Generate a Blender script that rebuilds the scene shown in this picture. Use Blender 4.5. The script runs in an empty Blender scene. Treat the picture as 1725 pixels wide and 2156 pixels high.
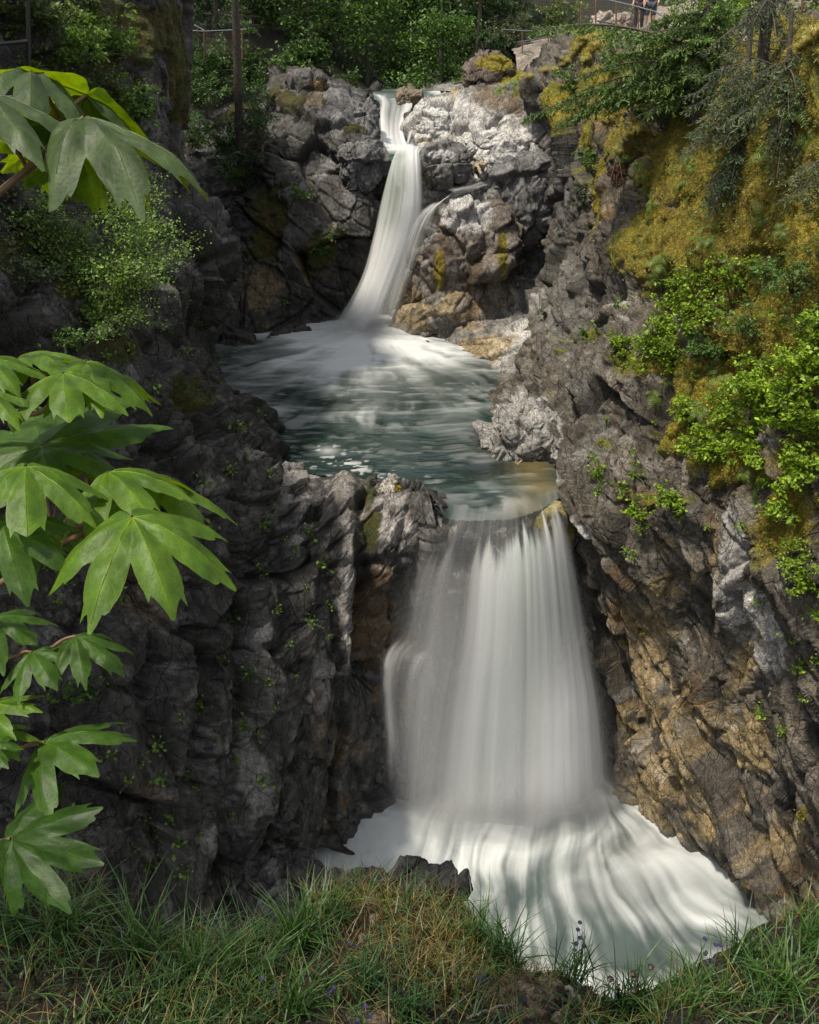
import bpy, math, random
import numpy as np
from mathutils import Vector, Matrix

Q = 1.0                       # mesh density of the rock
rng = np.random.default_rng(11)
random.seed(11)
S = bpy.context.scene
COL = S.collection
F4 = np.float32

# ------------------------------------------------------------------ camera maths
PITCH = math.radians(29.0)
FPX = 1724.4                  # focal length in layout units (1725 x 2156)
CX, CY = 862.5, 1078.0
cp, sp = math.cos(PITCH), math.sin(PITCH)

def ray(px, py):
    u = (px - CX) / FPX
    v = -(py - CY) / FPX
    return np.array([u, cp + v * sp, -sp + v * cp])

def P(px, py, Y):
    d = ray(px, py)
    return d * (Y / d[1])

def PZ(px, py, Z):
    d = ray(px, py)
    return d * (Z / d[2])

def PD(px, py, D):
    return ray(px, py) * D

def proj(V):
    V = np.asarray(V)
    dep = V[..., 1] * cp - V[..., 2] * sp
    up = V[..., 1] * sp + V[..., 2] * cp
    dep = np.where(dep < 0.05, 0.05, dep)
    return CX + FPX * V[..., 0] / dep, CY - FPX * up / dep, dep

# ------------------------------------------------------------------ noise
def hsh(ix, iy, iz, s):
    n = (ix.astype(np.int32).view(np.uint32) * np.uint32(374761393)
         + iy.astype(np.int32).view(np.uint32) * np.uint32(668265263)
         + iz.astype(np.int32).view(np.uint32) * np.uint32(2246822519)
         + np.uint32((s * 974711 + 12345) & 0xffffffff))
    n ^= n >> np.uint32(13)
    n *= np.uint32(1274126177)
    n ^= n >> np.uint32(16)
    n *= np.uint32(2654435761)
    n ^= n >> np.uint32(15)
    return n.astype(F4) * F4(1 / 4294967296.0)

def vnoise(p, s=0):
    p = p.astype(F4)
    i = np.floor(p)
    f = p - i
    f = f * f * f * (f * (f * 6 - 15) + 10)
    x, y, z = (i[..., k] for k in range(3))
    fx, fy, fz = (f[..., k] for k in range(3))
    def H(a, b, c):
        return hsh(x + a, y + b, z + c, s)
    a = H(0, 0, 0) * (1 - fx) + H(1, 0, 0) * fx
    b = H(0, 1, 0) * (1 - fx) + H(1, 1, 0) * fx
    c = H(0, 0, 1) * (1 - fx) + H(1, 0, 1) * fx
    d = H(0, 1, 1) * (1 - fx) + H(1, 1, 1) * fx
    return ((a * (1 - fy) + b * fy) * (1 - fz) + (c * (1 - fy) + d * fy) * fz) * 2 - 1

def fbm(p, o=4, s=0):
    t = 0; a = 0.5
    for k in range(o):
        t = t + a * vnoise(p, s + k * 7)
        p = p * 2.03 + 3.1
        a *= 0.5
    return t

def facet(q, s, k=70.0):
    """tilted planes, one per random cell, joined over a narrow band"""
    q = q.astype(F4)
    i0 = np.floor(q - 0.5)
    ds = []; hs = []
    for ox in (0, 1):
        for oy in (0, 1):
            for oz in (0, 1):
                cx, cy, cz = i0[..., 0] + ox, i0[..., 1] + oy, i0[..., 2] + oz
                dx = q[..., 0] - cx - 0.5 - 0.8 * (hsh(cx, cy, cz, s) - 0.5)
                dy = q[..., 1] - cy - 0.5 - 0.8 * (hsh(cx, cy, cz, s + 1) - 0.5)
                dz = q[..., 2] - cz - 0.5 - 0.8 * (hsh(cx, cy, cz, s + 2) - 0.5)
                ds.append(dx * dx + dy * dy + dz * dz)
                hs.append(0.75 * (hsh(cx, cy, cz, s + 3) - 0.5)
                      + dx * (hsh(cx, cy, cz, s + 4) - 0.5) * 2.1
                      + dy * (hsh(cx, cy, cz, s + 5) - 0.5) * 2.1
                      + dz * (hsh(cx, cy, cz, s + 6) - 0.5) * 2.1)
    ds = np.stack(ds); hs = np.stack(hs)
    b1 = ds.min(0)
    wt = np.exp(-k * (ds - b1))
    h = (wt * hs).sum(0) / wt.sum(0)
    b2 = np.partition(ds, 1, axis=0)[1]
    return h, np.sqrt(b2) - np.sqrt(b1)

def rotm(ax, ay, az):
    return np.array(Matrix.Rotation(math.radians(ax), 3, 'X') @ Matrix.Rotation(math.radians(ay), 3, 'Y')
                    @ Matrix.Rotation(math.radians(az), 3, 'Z'), dtype=F4)

def sstep(a, b, x):
    t = np.clip((x - a) / (b - a), 0, 1)
    return t * t * (3 - 2 * t)

def rockdisp(V, rot, levels, stretch, seed, crack=0.35):
    R = rotm(*rot)
    W = V.astype(F4)
    W = W + 0.12 * np.stack([vnoise(W * 0.9, seed + 90), vnoise(W * 0.9, seed + 91), vnoise(W * 0.9, seed + 92)], -1)
    W = W + 0.018 * np.stack([vnoise(W * 4.1, seed + 93), vnoise(W * 4.1, seed + 94), vnoise(W * 4.1, seed + 95)], -1)
    q = W @ R.T
    st = np.array(stretch, F4)
    t = np.zeros(V.shape[:-1], F4)
    for k, (sc, am) in enumerate(levels):
        h, e = facet(q / (sc * st), seed + 20 * k)
        t += am * h - am * crack * (1 - sstep(0.0, 0.10, e))
    t += 0.012 * fbm(W * 6.0, 3, seed + 77)
    return t

# ------------------------------------------------------------------ meshes
def mesh_from(name, V, faces, mat=None, parent=None, smooth=False, attrs=None, mats=None, midx=None):
    """V (n,3); faces (m,k) array of one size, or list of tuples"""
    me = bpy.data.meshes.new(name)
    V = np.ascontiguousarray(V, dtype=F4)
    if isinstance(faces, np.ndarray):
        m, k = faces.shape
        me.vertices.add(len(V)); me.vertices.foreach_set('co', V.ravel())
        me.loops.add(m * k); me.loops.foreach_set('vertex_index', faces.astype(np.int32).ravel())
        me.polygons.add(m)
        me.polygons.foreach_set('loop_start', (np.arange(m) * k).astype(np.int32))
        me.polygons.foreach_set('loop_total', np.full(m, k, np.int32))
        me.update(calc_edges=True)
    else:
        me.from_pydata(V.tolist(), [], faces)
        me.update()
    if smooth:
        me.polygons.foreach_set('use_smooth', np.ones(len(me.polygons), bool))
    else:
        me.polygons.foreach_set('use_smooth', np.zeros(len(me.polygons), bool))
    for nm, arr in (attrs or {}).items():
        arr = np.asarray(arr, F4)
        if arr.ndim == 2:
            at = me.attributes.new(nm, 'FLOAT_COLOR', 'POINT')
            c = np.ones((len(V), 4), F4); c[:, :3] = arr
            at.data.foreach_set('color', c.ravel())
        else:
            at = me.attributes.new(nm, 'FLOAT', 'POINT')
            at.data.foreach_set('value', arr.ravel())
    for mm in (mats or ([mat] if mat else [])):
        me.materials.append(mm)
    if midx is not None:
        me.polygons.foreach_set('material_index', np.asarray(midx, np.int32))
    me.validate()
    o = bpy.data.objects.new(name, me)
    COL.objects.link(o)
    if parent is not None:
        o.parent = parent
        o.matrix_parent_inverse = Matrix.Identity(4)
    return o

def gridfaces(h, w):
    i = np.arange(h * w).reshape(h, w)
    return np.stack([i[:-1, :-1], i[1:, :-1], i[1:, 1:], i[:-1, 1:]], -1).reshape(-1, 4)

def tag(o, label=None, cat=None, group=None, kind=None):
    if label: o['label'] = label
    if cat: o['category'] = cat
    if group: o['group'] = group
    if kind: o['kind'] = kind
    return o

def empty(name, loc, label, cat, group=None):
    o = bpy.data.objects.new(name, None)
    o.empty_display_size = 0.1
    COL.objects.link(o)
    o.location = tuple(float(a) for a in loc)
    return tag(o, label, cat, group)

def catmull(A, n):
    """A (k,...) control values -> n samples along axis 0"""
    k = len(A)
    t = np.linspace(0, k - 1, n)
    i = np.clip(np.floor(t).astype(int), 0, k - 2)
    f = (t - i).reshape((-1,) + (1,) * (A.ndim - 1))
    p0 = A[np.clip(i - 1, 0, k - 1)]; p1 = A[i]; p2 = A[i + 1]; p3 = A[np.clip(i + 2, 0, k - 1)]
    p0 = np.where((i == 0).reshape(f.shape), 2 * p1 - p2, p0)
    p3 = np.where((i == k - 2).reshape(f.shape), 2 * p2 - p1, p3)
    return 0.5 * (2 * p1 + (p2 - p0) * f + (2 * p0 - 5 * p1 + 4 * p2 - p3) * f ** 2 + (3 * p1 - p0 - 3 * p2 + p3) * f ** 3)

def surf(net, h, w):
    """net rows x cols of (px,py,Y) -> smooth (h,w,3) world surface"""
    A = np.array([[P(*c) for c in r] for r in net])
    B = catmull(A, h)
    return catmull(B.transpose(1, 0, 2), w).transpose(1, 0, 2)

def normals(G, toward=(0, 0, 0)):
    a = np.gradient(G, axis=0); b = np.gradient(G, axis=1)
    n = np.cross(a, b)
    n /= np.linalg.norm(n, axis=-1, keepdims=True) + 1e-9
    return n

SURF = {}
def remember(key, G):
    n = normals(G)
    px, py, dep = proj(G)
    SURF[key] = (G.reshape(-1, 3), n.reshape(-1, 3), px.ravel(), py.ravel(), dep.ravel())

def on(key, px, py):
    """point and outward normal of a built surface near a layout position"""
    if isinstance(key, str): key = (key,)
    best = None
    for k in key:
        G, n, X, Yp, dep = SURF[k]
        d = np.hypot(X - px, Yp - py)
        near = d < max(8, d.min() + 4)
        idx = np.where(near)[0]
        j = idx[np.argmin(dep[idx])]
        if best is None or dep[j] < best[2]:
            nn = n[j]
            if np.dot(nn, G[j]) > 0: nn = -nn
            best = (G[j].copy(), nn.copy(), dep[j])
    return best[0], best[1]

# ------------------------------------------------------------------ materials
def newmat(name):
    m = bpy.data.materials.new(name); m.use_nodes = True
    nt = m.node_tree; nt.nodes.clear()
    return m, nt, nt.nodes, nt.links

def N(nodes, t, **kw):
    n = nodes.new(t)
    for k, v in kw.items():
        setattr(n, k, v)
    return n

def rock_material():
    m, nt, ns, ln = newmat('rock')
    out = N(ns, 'ShaderNodeOutputMaterial'); b = N(ns, 'ShaderNodeBsdfPrincipled')
    ln.new(b.outputs[0], out.inputs[0])
    col = N(ns, 'ShaderNodeAttribute', attribute_name='Col')
    moss = N(ns, 'ShaderNodeAttribute', attribute_name='Moss')
    wet = N(ns, 'ShaderNodeAttribute', attribute_name='Wet')
    tc = N(ns, 'ShaderNodeTexCoord')
    n1 = N(ns, 'ShaderNodeTexNoise'); n1.inputs['Scale'].default_value = 9; n1.inputs['Detail'].default_value = 9; n1.inputs['Roughness'].default_value = 0.72
    ln.new(tc.outputs['Object'], n1.inputs['Vector'])
    r1 = N(ns, 'ShaderNodeMapRange'); r1.inputs['From Min'].default_value = 0.3; r1.inputs['From Max'].default_value = 0.7
    r1.inputs['To Min'].default_value = 0.38; r1.inputs['To Max'].default_value = 1.65
    ln.new(n1.outputs['Fac'], r1.inputs['Value'])
    vo = N(ns, 'ShaderNodeTexVoronoi'); vo.inputs['Scale'].default_value = 17
    wv_ = N(ns, 'ShaderNodeVectorMath', operation='MULTIPLY_ADD'); wv_.inputs[1].default_value = (0.12, 0.12, 0.12)
    ln.new(n1.outputs['Color'], wv_.inputs[0]); ln.new(tc.outputs['Object'], wv_.inputs[2])
    ln.new(wv_.outputs[0], vo.inputs['Vector'])
    r2 = N(ns, 'ShaderNodeMapRange'); r2.inputs['From Min'].default_value = 0.0; r2.inputs['From Max'].default_value = 0.75
    r2.inputs['To Min'].default_value = 1.2; r2.inputs['To Max'].default_value = 0.75
    ln.new(vo.outputs['Distance'], r2.inputs['Value'])
    r3 = N(ns, 'ShaderNodeMath', operation='MULTIPLY'); ln.new(r1.outputs[0], r3.inputs[0]); ln.new(r2.outputs[0], r3.inputs[1])
    mx = N(ns, 'ShaderNodeMix', data_type='FLOAT')
    ln.new(moss.outputs['Fac'], mx.inputs[0]); ln.new(r1.outputs[0], mx.inputs[2]); ln.new(r3.outputs[0], mx.inputs[3])
    mul = N(ns, 'ShaderNodeVectorMath', operation='SCALE')
    ln.new(col.outputs['Color'], mul.inputs[0]); ln.new(mx.outputs[0], mul.inputs['Scale'])
    # fracture lines
    wn = N(ns, 'ShaderNodeTexNoise'); wn.inputs['Scale'].default_value = 1.1; wn.inputs['Detail'].default_value = 1
    ln.new(tc.outputs['Object'], wn.inputs['Vector'])
    wa = N(ns, 'ShaderNodeVectorMath', operation='MULTIPLY_ADD'); wa.inputs[1].default_value = (0.5, 0.5, 0.5)
    ln.new(wn.outputs['Color'], wa.inputs[0]); ln.new(tc.outputs['Object'], wa.inputs[2])
    mp = N(ns, 'ShaderNodeMapping'); mp.inputs['Rotation'].default_value = (0.5, 0.35, 0.3); mp.inputs['Scale'].default_value = (1.6, 1.0, 0.38)
    ln.new(wa.outputs[0], mp.inputs['Vector'])
    crk = []
    for sc, wd in ((1.3, 0.018), (2.9, 0.022)):
        ve = N(ns, 'ShaderNodeTexVoronoi', feature='DISTANCE_TO_EDGE'); ve.inputs['Scale'].default_value = sc
        ln.new(mp.outputs[0], ve.inputs['Vector'])
        rg = N(ns, 'ShaderNodeMapRange', interpolation_type='SMOOTHSTEP'); rg.inputs['From Max'].default_value = wd
        ln.new(ve.outputs['Distance'], rg.inputs['Value']); crk.append(rg)
    cn = N(ns, 'ShaderNodeMapRange'); cn.inputs['From Min'].default_value = 0.40; cn.inputs['From Max'].default_value = 0.50
    ln.new(n1.outputs['Fac'], cn.inputs['Value'])
    cx_ = N(ns, 'ShaderNodeMath', operation='MAXIMUM'); ln.new(crk[1].outputs[0], cx_.inputs[0]); ln.new(cn.outputs[0], cx_.inputs[1])
    sk = N(ns, 'ShaderNodeTexNoise'); sk.inputs['Scale'].default_value = 38; sk.inputs['Detail'].default_value = 4
    ln.new(tc.outputs['Object'], sk.inputs['Vector'])
    skr = N(ns, 'ShaderNodeMapRange'); skr.inputs['From Min'].default_value = 0.52; skr.inputs['From Max'].default_value = 0.66; skr.inputs['To Min'].default_value = 0.88; skr.inputs['To Max'].default_value = 1.9
    ln.new(sk.outputs['Fac'], skr.inputs['Value'])
    cm = N(ns, 'ShaderNodeMath', operation='MULTIPLY'); ln.new(crk[0].outputs[0], cm.inputs[0]); ln.new(cx_.outputs[0], cm.inputs[1])
    cmx = N(ns, 'ShaderNodeMath', operation='MAXIMUM'); ln.new(cm.outputs[0], cmx.inputs[0]); ln.new(moss.outputs['Fac'], cmx.inputs[1])
    cdk = N(ns, 'ShaderNodeMapRange'); cdk.inputs['To Min'].default_value = 0.80; cdk.inputs['To Max'].default_value = 1.0
    ln.new(cmx.outputs[0], cdk.inputs['Value'])
    mul2 = N(ns, 'ShaderNodeVectorMath', operation='SCALE'); ln.new(mul.outputs[0], mul2.inputs[0]); cds = N(ns, 'ShaderNodeMath', operation='MULTIPLY'); ln.new(cdk.outputs[0], cds.inputs[0]); ln.new(skr.outputs[0], cds.inputs[1]); ln.new(cds.outputs[0], mul2.inputs['Scale'])
    ln.new(mul2.outputs[0], b.inputs['Base Color'])
    rr = N(ns, 'ShaderNodeMapRange'); rr.inputs['To Min'].default_value = 0.85; rr.inputs['To Max'].default_value = 0.28
    ln.new(wet.outputs['Fac'], rr.inputs['Value']); ln.new(rr.outputs[0], b.inputs['Roughness'])
    b.inputs['Specular IOR Level'].default_value = 0.4
    # bumps: small tilted chips + grain on rock, fibrous cushions on moss
    heights = []
    for sc, st_, am in ((1.9, (1.2, 1.0, 0.36), 0.60), (5.0, (1.3, 1.0, 0.42), 0.24), (12.0, (1.3, 1.0, 0.5), 0.12)):
        mq = N(ns, 'ShaderNodeMapping'); mq.inputs['Rotation'].default_value = (0.3, 0.5, 0.9); mq.inputs['Scale'].default_value = st_
        ln.new(wa.outputs[0], mq.inputs['Vector'])
        vv = N(ns, 'ShaderNodeTexVoronoi'); vv.inputs['Scale'].default_value = sc; ln.new(mq.outputs[0], vv.inputs['Vector'])
        scl = N(ns, 'ShaderNodeVectorMath', operation='SCALE'); scl.inputs['Scale'].default_value = 1.0
        ln.new(mq.outputs[0], scl.inputs[0])
        dp = N(ns, 'ShaderNodeVectorMath', operation='SUBTRACT'); ln.new(scl.outputs[0], dp.inputs[0]); ln.new(vv.outputs['Position'], dp.inputs[1])
        rd = N(ns, 'ShaderNodeVectorMath', operation='SUBTRACT'); ln.new(vv.outputs['Color'], rd.inputs[0]); rd.inputs[1].default_value = (0.5, 0.5, 0.5)
        dt = N(ns, 'ShaderNodeVectorMath', operation='DOT_PRODUCT'); ln.new(dp.outputs[0], dt.inputs[0]); ln.new(rd.outputs[0], dt.inputs[1])
        ml = N(ns, 'ShaderNodeMath', operation='MULTIPLY'); ml.inputs[1].default_value = am * 3.2; ln.new(dt.outputs['Value'], ml.inputs[0]); heights.append(ml)
    n2 = N(ns, 'ShaderNodeTexNoise'); n2.inputs['Scale'].default_value = 12; n2.inputs['Detail'].default_value = 10; n2.inputs['Roughness'].default_value = 0.68
    ln.new(tc.outputs['Object'], n2.inputs['Vector'])
    ah0 = N(ns, 'ShaderNodeMath', operation='ADD'); ln.new(heights[0].outputs[0], ah0.inputs[0]); ln.new(heights[1].outputs[0], ah0.inputs[1])
    ah = N(ns, 'ShaderNodeMath', operation='ADD'); ln.new(ah0.outputs[0], ah.inputs[0]); ln.new(heights[2].outputs[0], ah.inputs[1])
    gh = N(ns, 'ShaderNodeMath', operation='MULTIPLY_ADD'); gh.inputs[1].default_value = 0.30
    ln.new(n2.outputs['Fac'], gh.inputs[0]); ln.new(ah.outputs[0], gh.inputs[2])
    lo = N(ns, 'ShaderNodeTexNoise'); lo.inputs['Scale'].default_value = 0.9; lo.inputs['Detail'].default_value = 2
    ln.new(tc.outputs['Object'], lo.inputs['Vector'])
    lor = N(ns, 'ShaderNodeMapRange'); lor.inputs['From Min'].default_value = 0.40; lor.inputs['From Max'].default_value = 0.62; lor.inputs['To Min'].default_value = 0.25; lor.inputs['To Max'].default_value = 1.25
    ln.new(lo.outputs['Fac'], lor.inputs['Value'])
    gm_ = N(ns, 'ShaderNodeMath', operation='MULTIPLY'); ln.new(gh.outputs[0], gm_.inputs[0]); ln.new(lor.outputs[0], gm_.inputs[1])
    nh = N(ns, 'ShaderNodeMath', operation='MULTIPLY_ADD'); nh.inputs[1].default_value = 0.14
    ln.new(cmx.outputs[0], nh.inputs[0]); ln.new(gm_.outputs[0], nh.inputs[2])
    n3 = N(ns, 'ShaderNodeTexNoise'); n3.inputs['Scale'].default_value = 11; n3.inputs['Detail'].default_value = 10; n3.inputs['Roughness'].default_value = 0.75
    ln.new(tc.outputs['Object'], n3.inputs['Vector'])
    inv = N(ns, 'ShaderNodeMath', operation='MULTIPLY_ADD'); inv.inputs[1].default_value = -0.18
    ln.new(vo.outputs['Distance'], inv.inputs[0]); ln.new(n3.outputs['Fac'], inv.inputs[2])
    mh = N(ns, 'ShaderNodeMix', data_type='FLOAT')
    ln.new(moss.outputs['Fac'], mh.inputs[0]); ln.new(nh.outputs[0], mh.inputs[2]); ln.new(inv.outputs[0], mh.inputs[3])
    bp = N(ns, 'ShaderNodeBump'); bp.inputs['Strength'].default_value = 1.0; bp.inputs['Distance'].default_value = 0.16
    ln.new(mh.outputs[0], bp.inputs['Height']); ln.new(bp.outputs[0], b.inputs['Normal'])
    return m

def leaf_material(name, rough=0.5, trans=0.35, tint=(1.0, 1.0, 0.6)):
    m, nt, ns, ln = newmat(name)
    out = N(ns, 'ShaderNodeOutputMaterial'); b = N(ns, 'ShaderNodeBsdfPrincipled'); t = N(ns, 'ShaderNodeBsdfTranslucent')
    mix = N(ns, 'ShaderNodeMixShader'); mix.inputs[0].default_value = trans
    col = N(ns, 'ShaderNodeAttribute', attribute_name='Col')
    ln.new(col.outputs['Color'], b.inputs['Base Color'])
    tm = N(ns, 'ShaderNodeVectorMath', operation='MULTIPLY'); tm.inputs[1].default_value = tint
    ln.new(col.outputs['Color'], tm.inputs[0]); ln.new(tm.outputs[0], t.inputs['Color'])
    b.inputs['Roughness'].default_value = rough
    ln.new(b.outputs[0], mix.inputs[1]); ln.new(t.outputs[0], mix.inputs[2]); ln.new(mix.outputs[0], out.inputs[0])
    return m

def plain(name, c, rough=0.7, metal=0.0, noise=0.0, scale=20, bump=0.0):
    m, nt, ns, ln = newmat(name)
    out = N(ns, 'ShaderNodeOutputMaterial'); b = N(ns, 'ShaderNodeBsdfPrincipled')
    ln.new(b.outputs[0], out.inputs[0])
    b.inputs['Base Color'].default_value = (*c, 1); b.inputs['Roughness'].default_value = rough; b.inputs['Metallic'].default_value = metal
    if noise or bump:
        tc = N(ns, 'ShaderNodeTexCoord'); n = N(ns, 'ShaderNodeTexNoise'); n.inputs['Scale'].default_value = scale; n.inputs['Detail'].default_value = 6
        ln.new(tc.outputs['Object'], n.inputs['Vector'])
        r = N(ns, 'ShaderNodeMapRange'); r.inputs['From Min'].default_value = 0.25; r.inputs['From Max'].default_value = 0.75
        r.inputs['To Min'].default_value = 1 - noise; r.inputs['To Max'].default_value = 1 + noise
        ln.new(n.outputs['Fac'], r.inputs['Value'])
        s = N(ns, 'ShaderNodeVectorMath', operation='SCALE'); s.inputs[0].default_value = c
        ln.new(r.outputs[0], s.inputs['Scale']); ln.new(s.outputs[0], b.inputs['Base Color'])
        if bump:
            bp = N(ns, 'ShaderNodeBump'); bp.inputs['Strength'].default_value = bump; bp.inputs['Distance'].default_value = 0.02
            ln.new(n.outputs['Fac'], bp.inputs['Height']); ln.new(bp.outputs[0], b.inputs['Normal'])
    return m

def fall_material():
    m, nt, ns, ln = newmat('falling_water')
    out = N(ns, 'ShaderNodeOutputMaterial'); d = N(ns, 'ShaderNodeBsdfDiffuse'); t = N(ns, 'ShaderNodeBsdfTranslucent')
    tr = N(ns, 'ShaderNodeBsdfTransparent'); m1 = N(ns, 'ShaderNodeMixShader'); m2 = N(ns, 'ShaderNodeMixShader')
    col = N(ns, 'ShaderNodeAttribute', attribute_name='Col'); den = N(ns, 'ShaderNodeAttribute', attribute_name='Dens')
    ln.new(col.outputs['Color'], d.inputs[0]); ln.new(col.outputs['Color'], t.inputs[0])
    m1.inputs[0].default_value = 0.5
    ln.new(d.outputs[0], m1.inputs[1]); ln.new(t.outputs[0], m1.inputs[2])
    ln.new(den.outputs['Fac'], m2.inputs[0]); ln.new(tr.outputs[0], m2.inputs[1]); ln.new(m1.outputs[0], m2.inputs[2])
    ln.new(m2.outputs[0], out.inputs[0])
    return m

def pool_material():
    m, nt, ns, ln = newmat('pool_water')
    out = N(ns, 'ShaderNodeOutputMaterial'); b = N(ns, 'ShaderNodeBsdfPrincipled')
    tr = N(ns, 'ShaderNodeBsdfTransparent'); mx = N(ns, 'ShaderNodeMixShader')
    col = N(ns, 'ShaderNodeAttribute', attribute_name='Col'); foam = N(ns, 'ShaderNodeAttribute', attribute_name='Foam')
    den = N(ns, 'ShaderNodeAttribute', attribute_name='Dens')
    ln.new(col.outputs['Color'], b.inputs['Base Color'])
    r = N(ns, 'ShaderNodeMapRange'); r.inputs['To Min'].default_value = 0.16; r.inputs['To Max'].default_value = 0.8
    ln.new(foam.outputs['Fac'], r.inputs['Value']); ln.new(r.outputs[0], b.inputs['Roughness'])
    s = N(ns, 'ShaderNodeMapRange'); s.inputs['To Min'].default_value = 0.5; s.inputs['To Max'].default_value = 0.1
    ln.new(foam.outputs['Fac'], s.inputs['Value']); ln.new(s.outputs[0], b.inputs['Specular IOR Level'])
    ln.new(den.outputs['Fac'], mx.inputs[0]); ln.new(tr.outputs[0], mx.inputs[1]); ln.new(b.outputs[0], mx.inputs[2])
    ln.new(mx.outputs[0], out.inputs[0])
    return m

def mist_material(name, dens, seed):
    m, nt, ns, ln = newmat(name)
    out = N(ns, 'ShaderNodeOutputMaterial'); v = N(ns, 'ShaderNodeVolumePrincipled')
    v.inputs['Color'].default_value = (0.93, 0.94, 0.94, 1); v.inputs['Anisotropy'].default_value = 0.2
    tc = N(ns, 'ShaderNodeTexCoord')
    ld = N(ns, 'ShaderNodeVectorMath', operation='LENGTH'); ln.new(tc.outputs['Object'], ld.inputs[0])
    no = N(ns, 'ShaderNodeTexNoise'); no.inputs['Scale'].default_value = 2.2; no.inputs['Detail'].default_value = 3
    ln.new(tc.outputs['Object'], no.inputs['Vector'])
    fa = N(ns, 'ShaderNodeMapRange', interpolation_type='SMOOTHSTEP'); fa.inputs['From Min'].default_value = 1.0; fa.inputs['From Max'].default_value = 0.15
    ln.new(ld.outputs['Value'], fa.inputs['Value'])
    nm = N(ns, 'ShaderNodeMapRange'); nm.inputs['From Min'].default_value = 0.35; nm.inputs['From Max'].default_value = 0.65; nm.inputs['To Min'].default_value = 0.2; nm.inputs['To Max'].default_value = 1.6
    ln.new(no.outputs['Fac'], nm.inputs['Value'])
    mu = N(ns, 'ShaderNodeMath', operation='MULTIPLY'); ln.new(fa.outputs[0], mu.inputs[0]); ln.new(nm.outputs[0], mu.inputs[1])
    m2 = N(ns, 'ShaderNodeMath', operation='MULTIPLY'); m2.inputs[1].default_value = dens; ln.new(mu.outputs[0], m2.inputs[0])
    ln.new(m2.outputs[0], v.inputs['Density']); ln.new(v.outputs[0], out.inputs['Volume'])
    m.cycles.volume_step_rate = 1.5
    return m

M_ROCK = rock_material()
M_FALL = fall_material()
M_POOL = pool_material()
M_LEAF = leaf_material('leaf', 0.5, 0.35)
M_NEEDLE = leaf_material('needle', 0.6, 0.2)
M_GRASS = leaf_material('grass_blade', 0.45, 0.3)
M_MAPLE = leaf_material('maple_leaf', 0.5, 0.55, (1.9, 1.35, 0.12))
def _maple_detail(m):
    nt = m.node_tree; ns = nt.nodes; ln = nt.links
    b = next(n for n in ns if n.type == 'BSDF_PRINCIPLED'); at = next(n for n in ns if n.type == 'ATTRIBUTE')
    tm = next(n for n in ns if n.type == 'VECT_MATH')
    tc = N(ns, 'ShaderNodeTexCoord')
    no = N(ns, 'ShaderNodeTexNoise'); no.inputs['Scale'].default_value = 22; no.inputs['Detail'].default_value = 7
    ln.new(tc.outputs['Object'], no.inputs['Vector'])
    mr = N(ns, 'ShaderNodeMapRange'); mr.inputs['From Min'].default_value = 0.3; mr.inputs['From Max'].default_value = 0.7; mr.inputs['To Min'].default_value = 0.72; mr.inputs['To Max'].default_value = 1.28
    ln.new(no.outputs['Fac'], mr.inputs['Value'])
    ve = N(ns, 'ShaderNodeTexVoronoi', feature='DISTANCE_TO_EDGE'); ve.inputs['Scale'].default_value = 85
    ln.new(tc.outputs['Object'], ve.inputs['Vector'])
    vr = N(ns, 'ShaderNodeMapRange'); vr.inputs['From Max'].default_value = 0.12; vr.inputs['To Min'].default_value = 1.18; vr.inputs['To Max'].default_value = 1.0
    ln.new(ve.outputs['Distance'], vr.inputs['Value'])
    mu = N(ns, 'ShaderNodeMath', operation='MULTIPLY'); ln.new(mr.outputs[0], mu.inputs[0]); ln.new(vr.outputs[0], mu.inputs[1])
    sc = N(ns, 'ShaderNodeVectorMath', operation='SCALE'); ln.new(at.outputs['Color'], sc.inputs[0]); ln.new(mu.outputs[0], sc.inputs['Scale'])
    ln.new(sc.outputs[0], b.inputs['Base Color']); ln.new(sc.outputs[0], tm.inputs[0])
    bp = N(ns, 'ShaderNodeBump'); bp.inputs['Strength'].default_value = 0.22; bp.inputs['Distance'].default_value = 0.003
    ln.new(ve.outputs['Distance'], bp.inputs['Height']); ln.new(bp.outputs[0], b.inputs['Normal'])
_maple_detail(M_MAPLE)
M_BARK = plain('bark', (0.055, 0.045, 0.035), 0.9, noise=0.6, scale=14, bump=0.8)
M_STEM = plain('twig_bark', (0.07, 0.055, 0.04), 0.85, noise=0.4, scale=30)
M_TWIG = plain('red_twig', (0.13, 0.07, 0.035), 0.6, noise=0.4, scale=40)
M_POST = plain('rusty_post', (0.16, 0.085, 0.05), 0.7, 0.2, noise=0.5, scale=15)
M_RAIL = plain('galvanised_rail', (0.10, 0.115, 0.13), 0.6, 0.2, noise=0.3, scale=12)
M_WIRE = plain('fence_wire', (0.13, 0.10, 0.09), 0.6, 0.3)
M_BLACK = plain('black_paint', (0.015, 0.016, 0.018), 0.45)

# ------------------------------------------------------------------ rock colours
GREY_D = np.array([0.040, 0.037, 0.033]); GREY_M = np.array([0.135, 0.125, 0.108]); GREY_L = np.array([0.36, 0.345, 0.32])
BROWN = np.array([0.075, 0.047, 0.022]); TAN = np.array([0.20, 0.148, 0.072]); MOSSC = np.array([0.23, 0.185, 0.018])
MOSSG = np.array([0.13, 0.14, 0.016]); RUST = np.array([0.11, 0.045, 0.012]); PALEY = np.array([0.38, 0.31, 0.10])

def spots(px, py, lst, nz):
    """sum of soft patches; each (px,py,rx,ry,strength); edges broken by noise"""
    t = np.zeros_like(px)
    for (x, y, rx, ry, s) in lst:
        g = np.exp(-(((px - x) / rx) ** 2 + ((py - y) / ry) ** 2))
        t = np.maximum(t, s * g)
    return sstep(0.38, 0.56, t + nz * 0.55)

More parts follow.
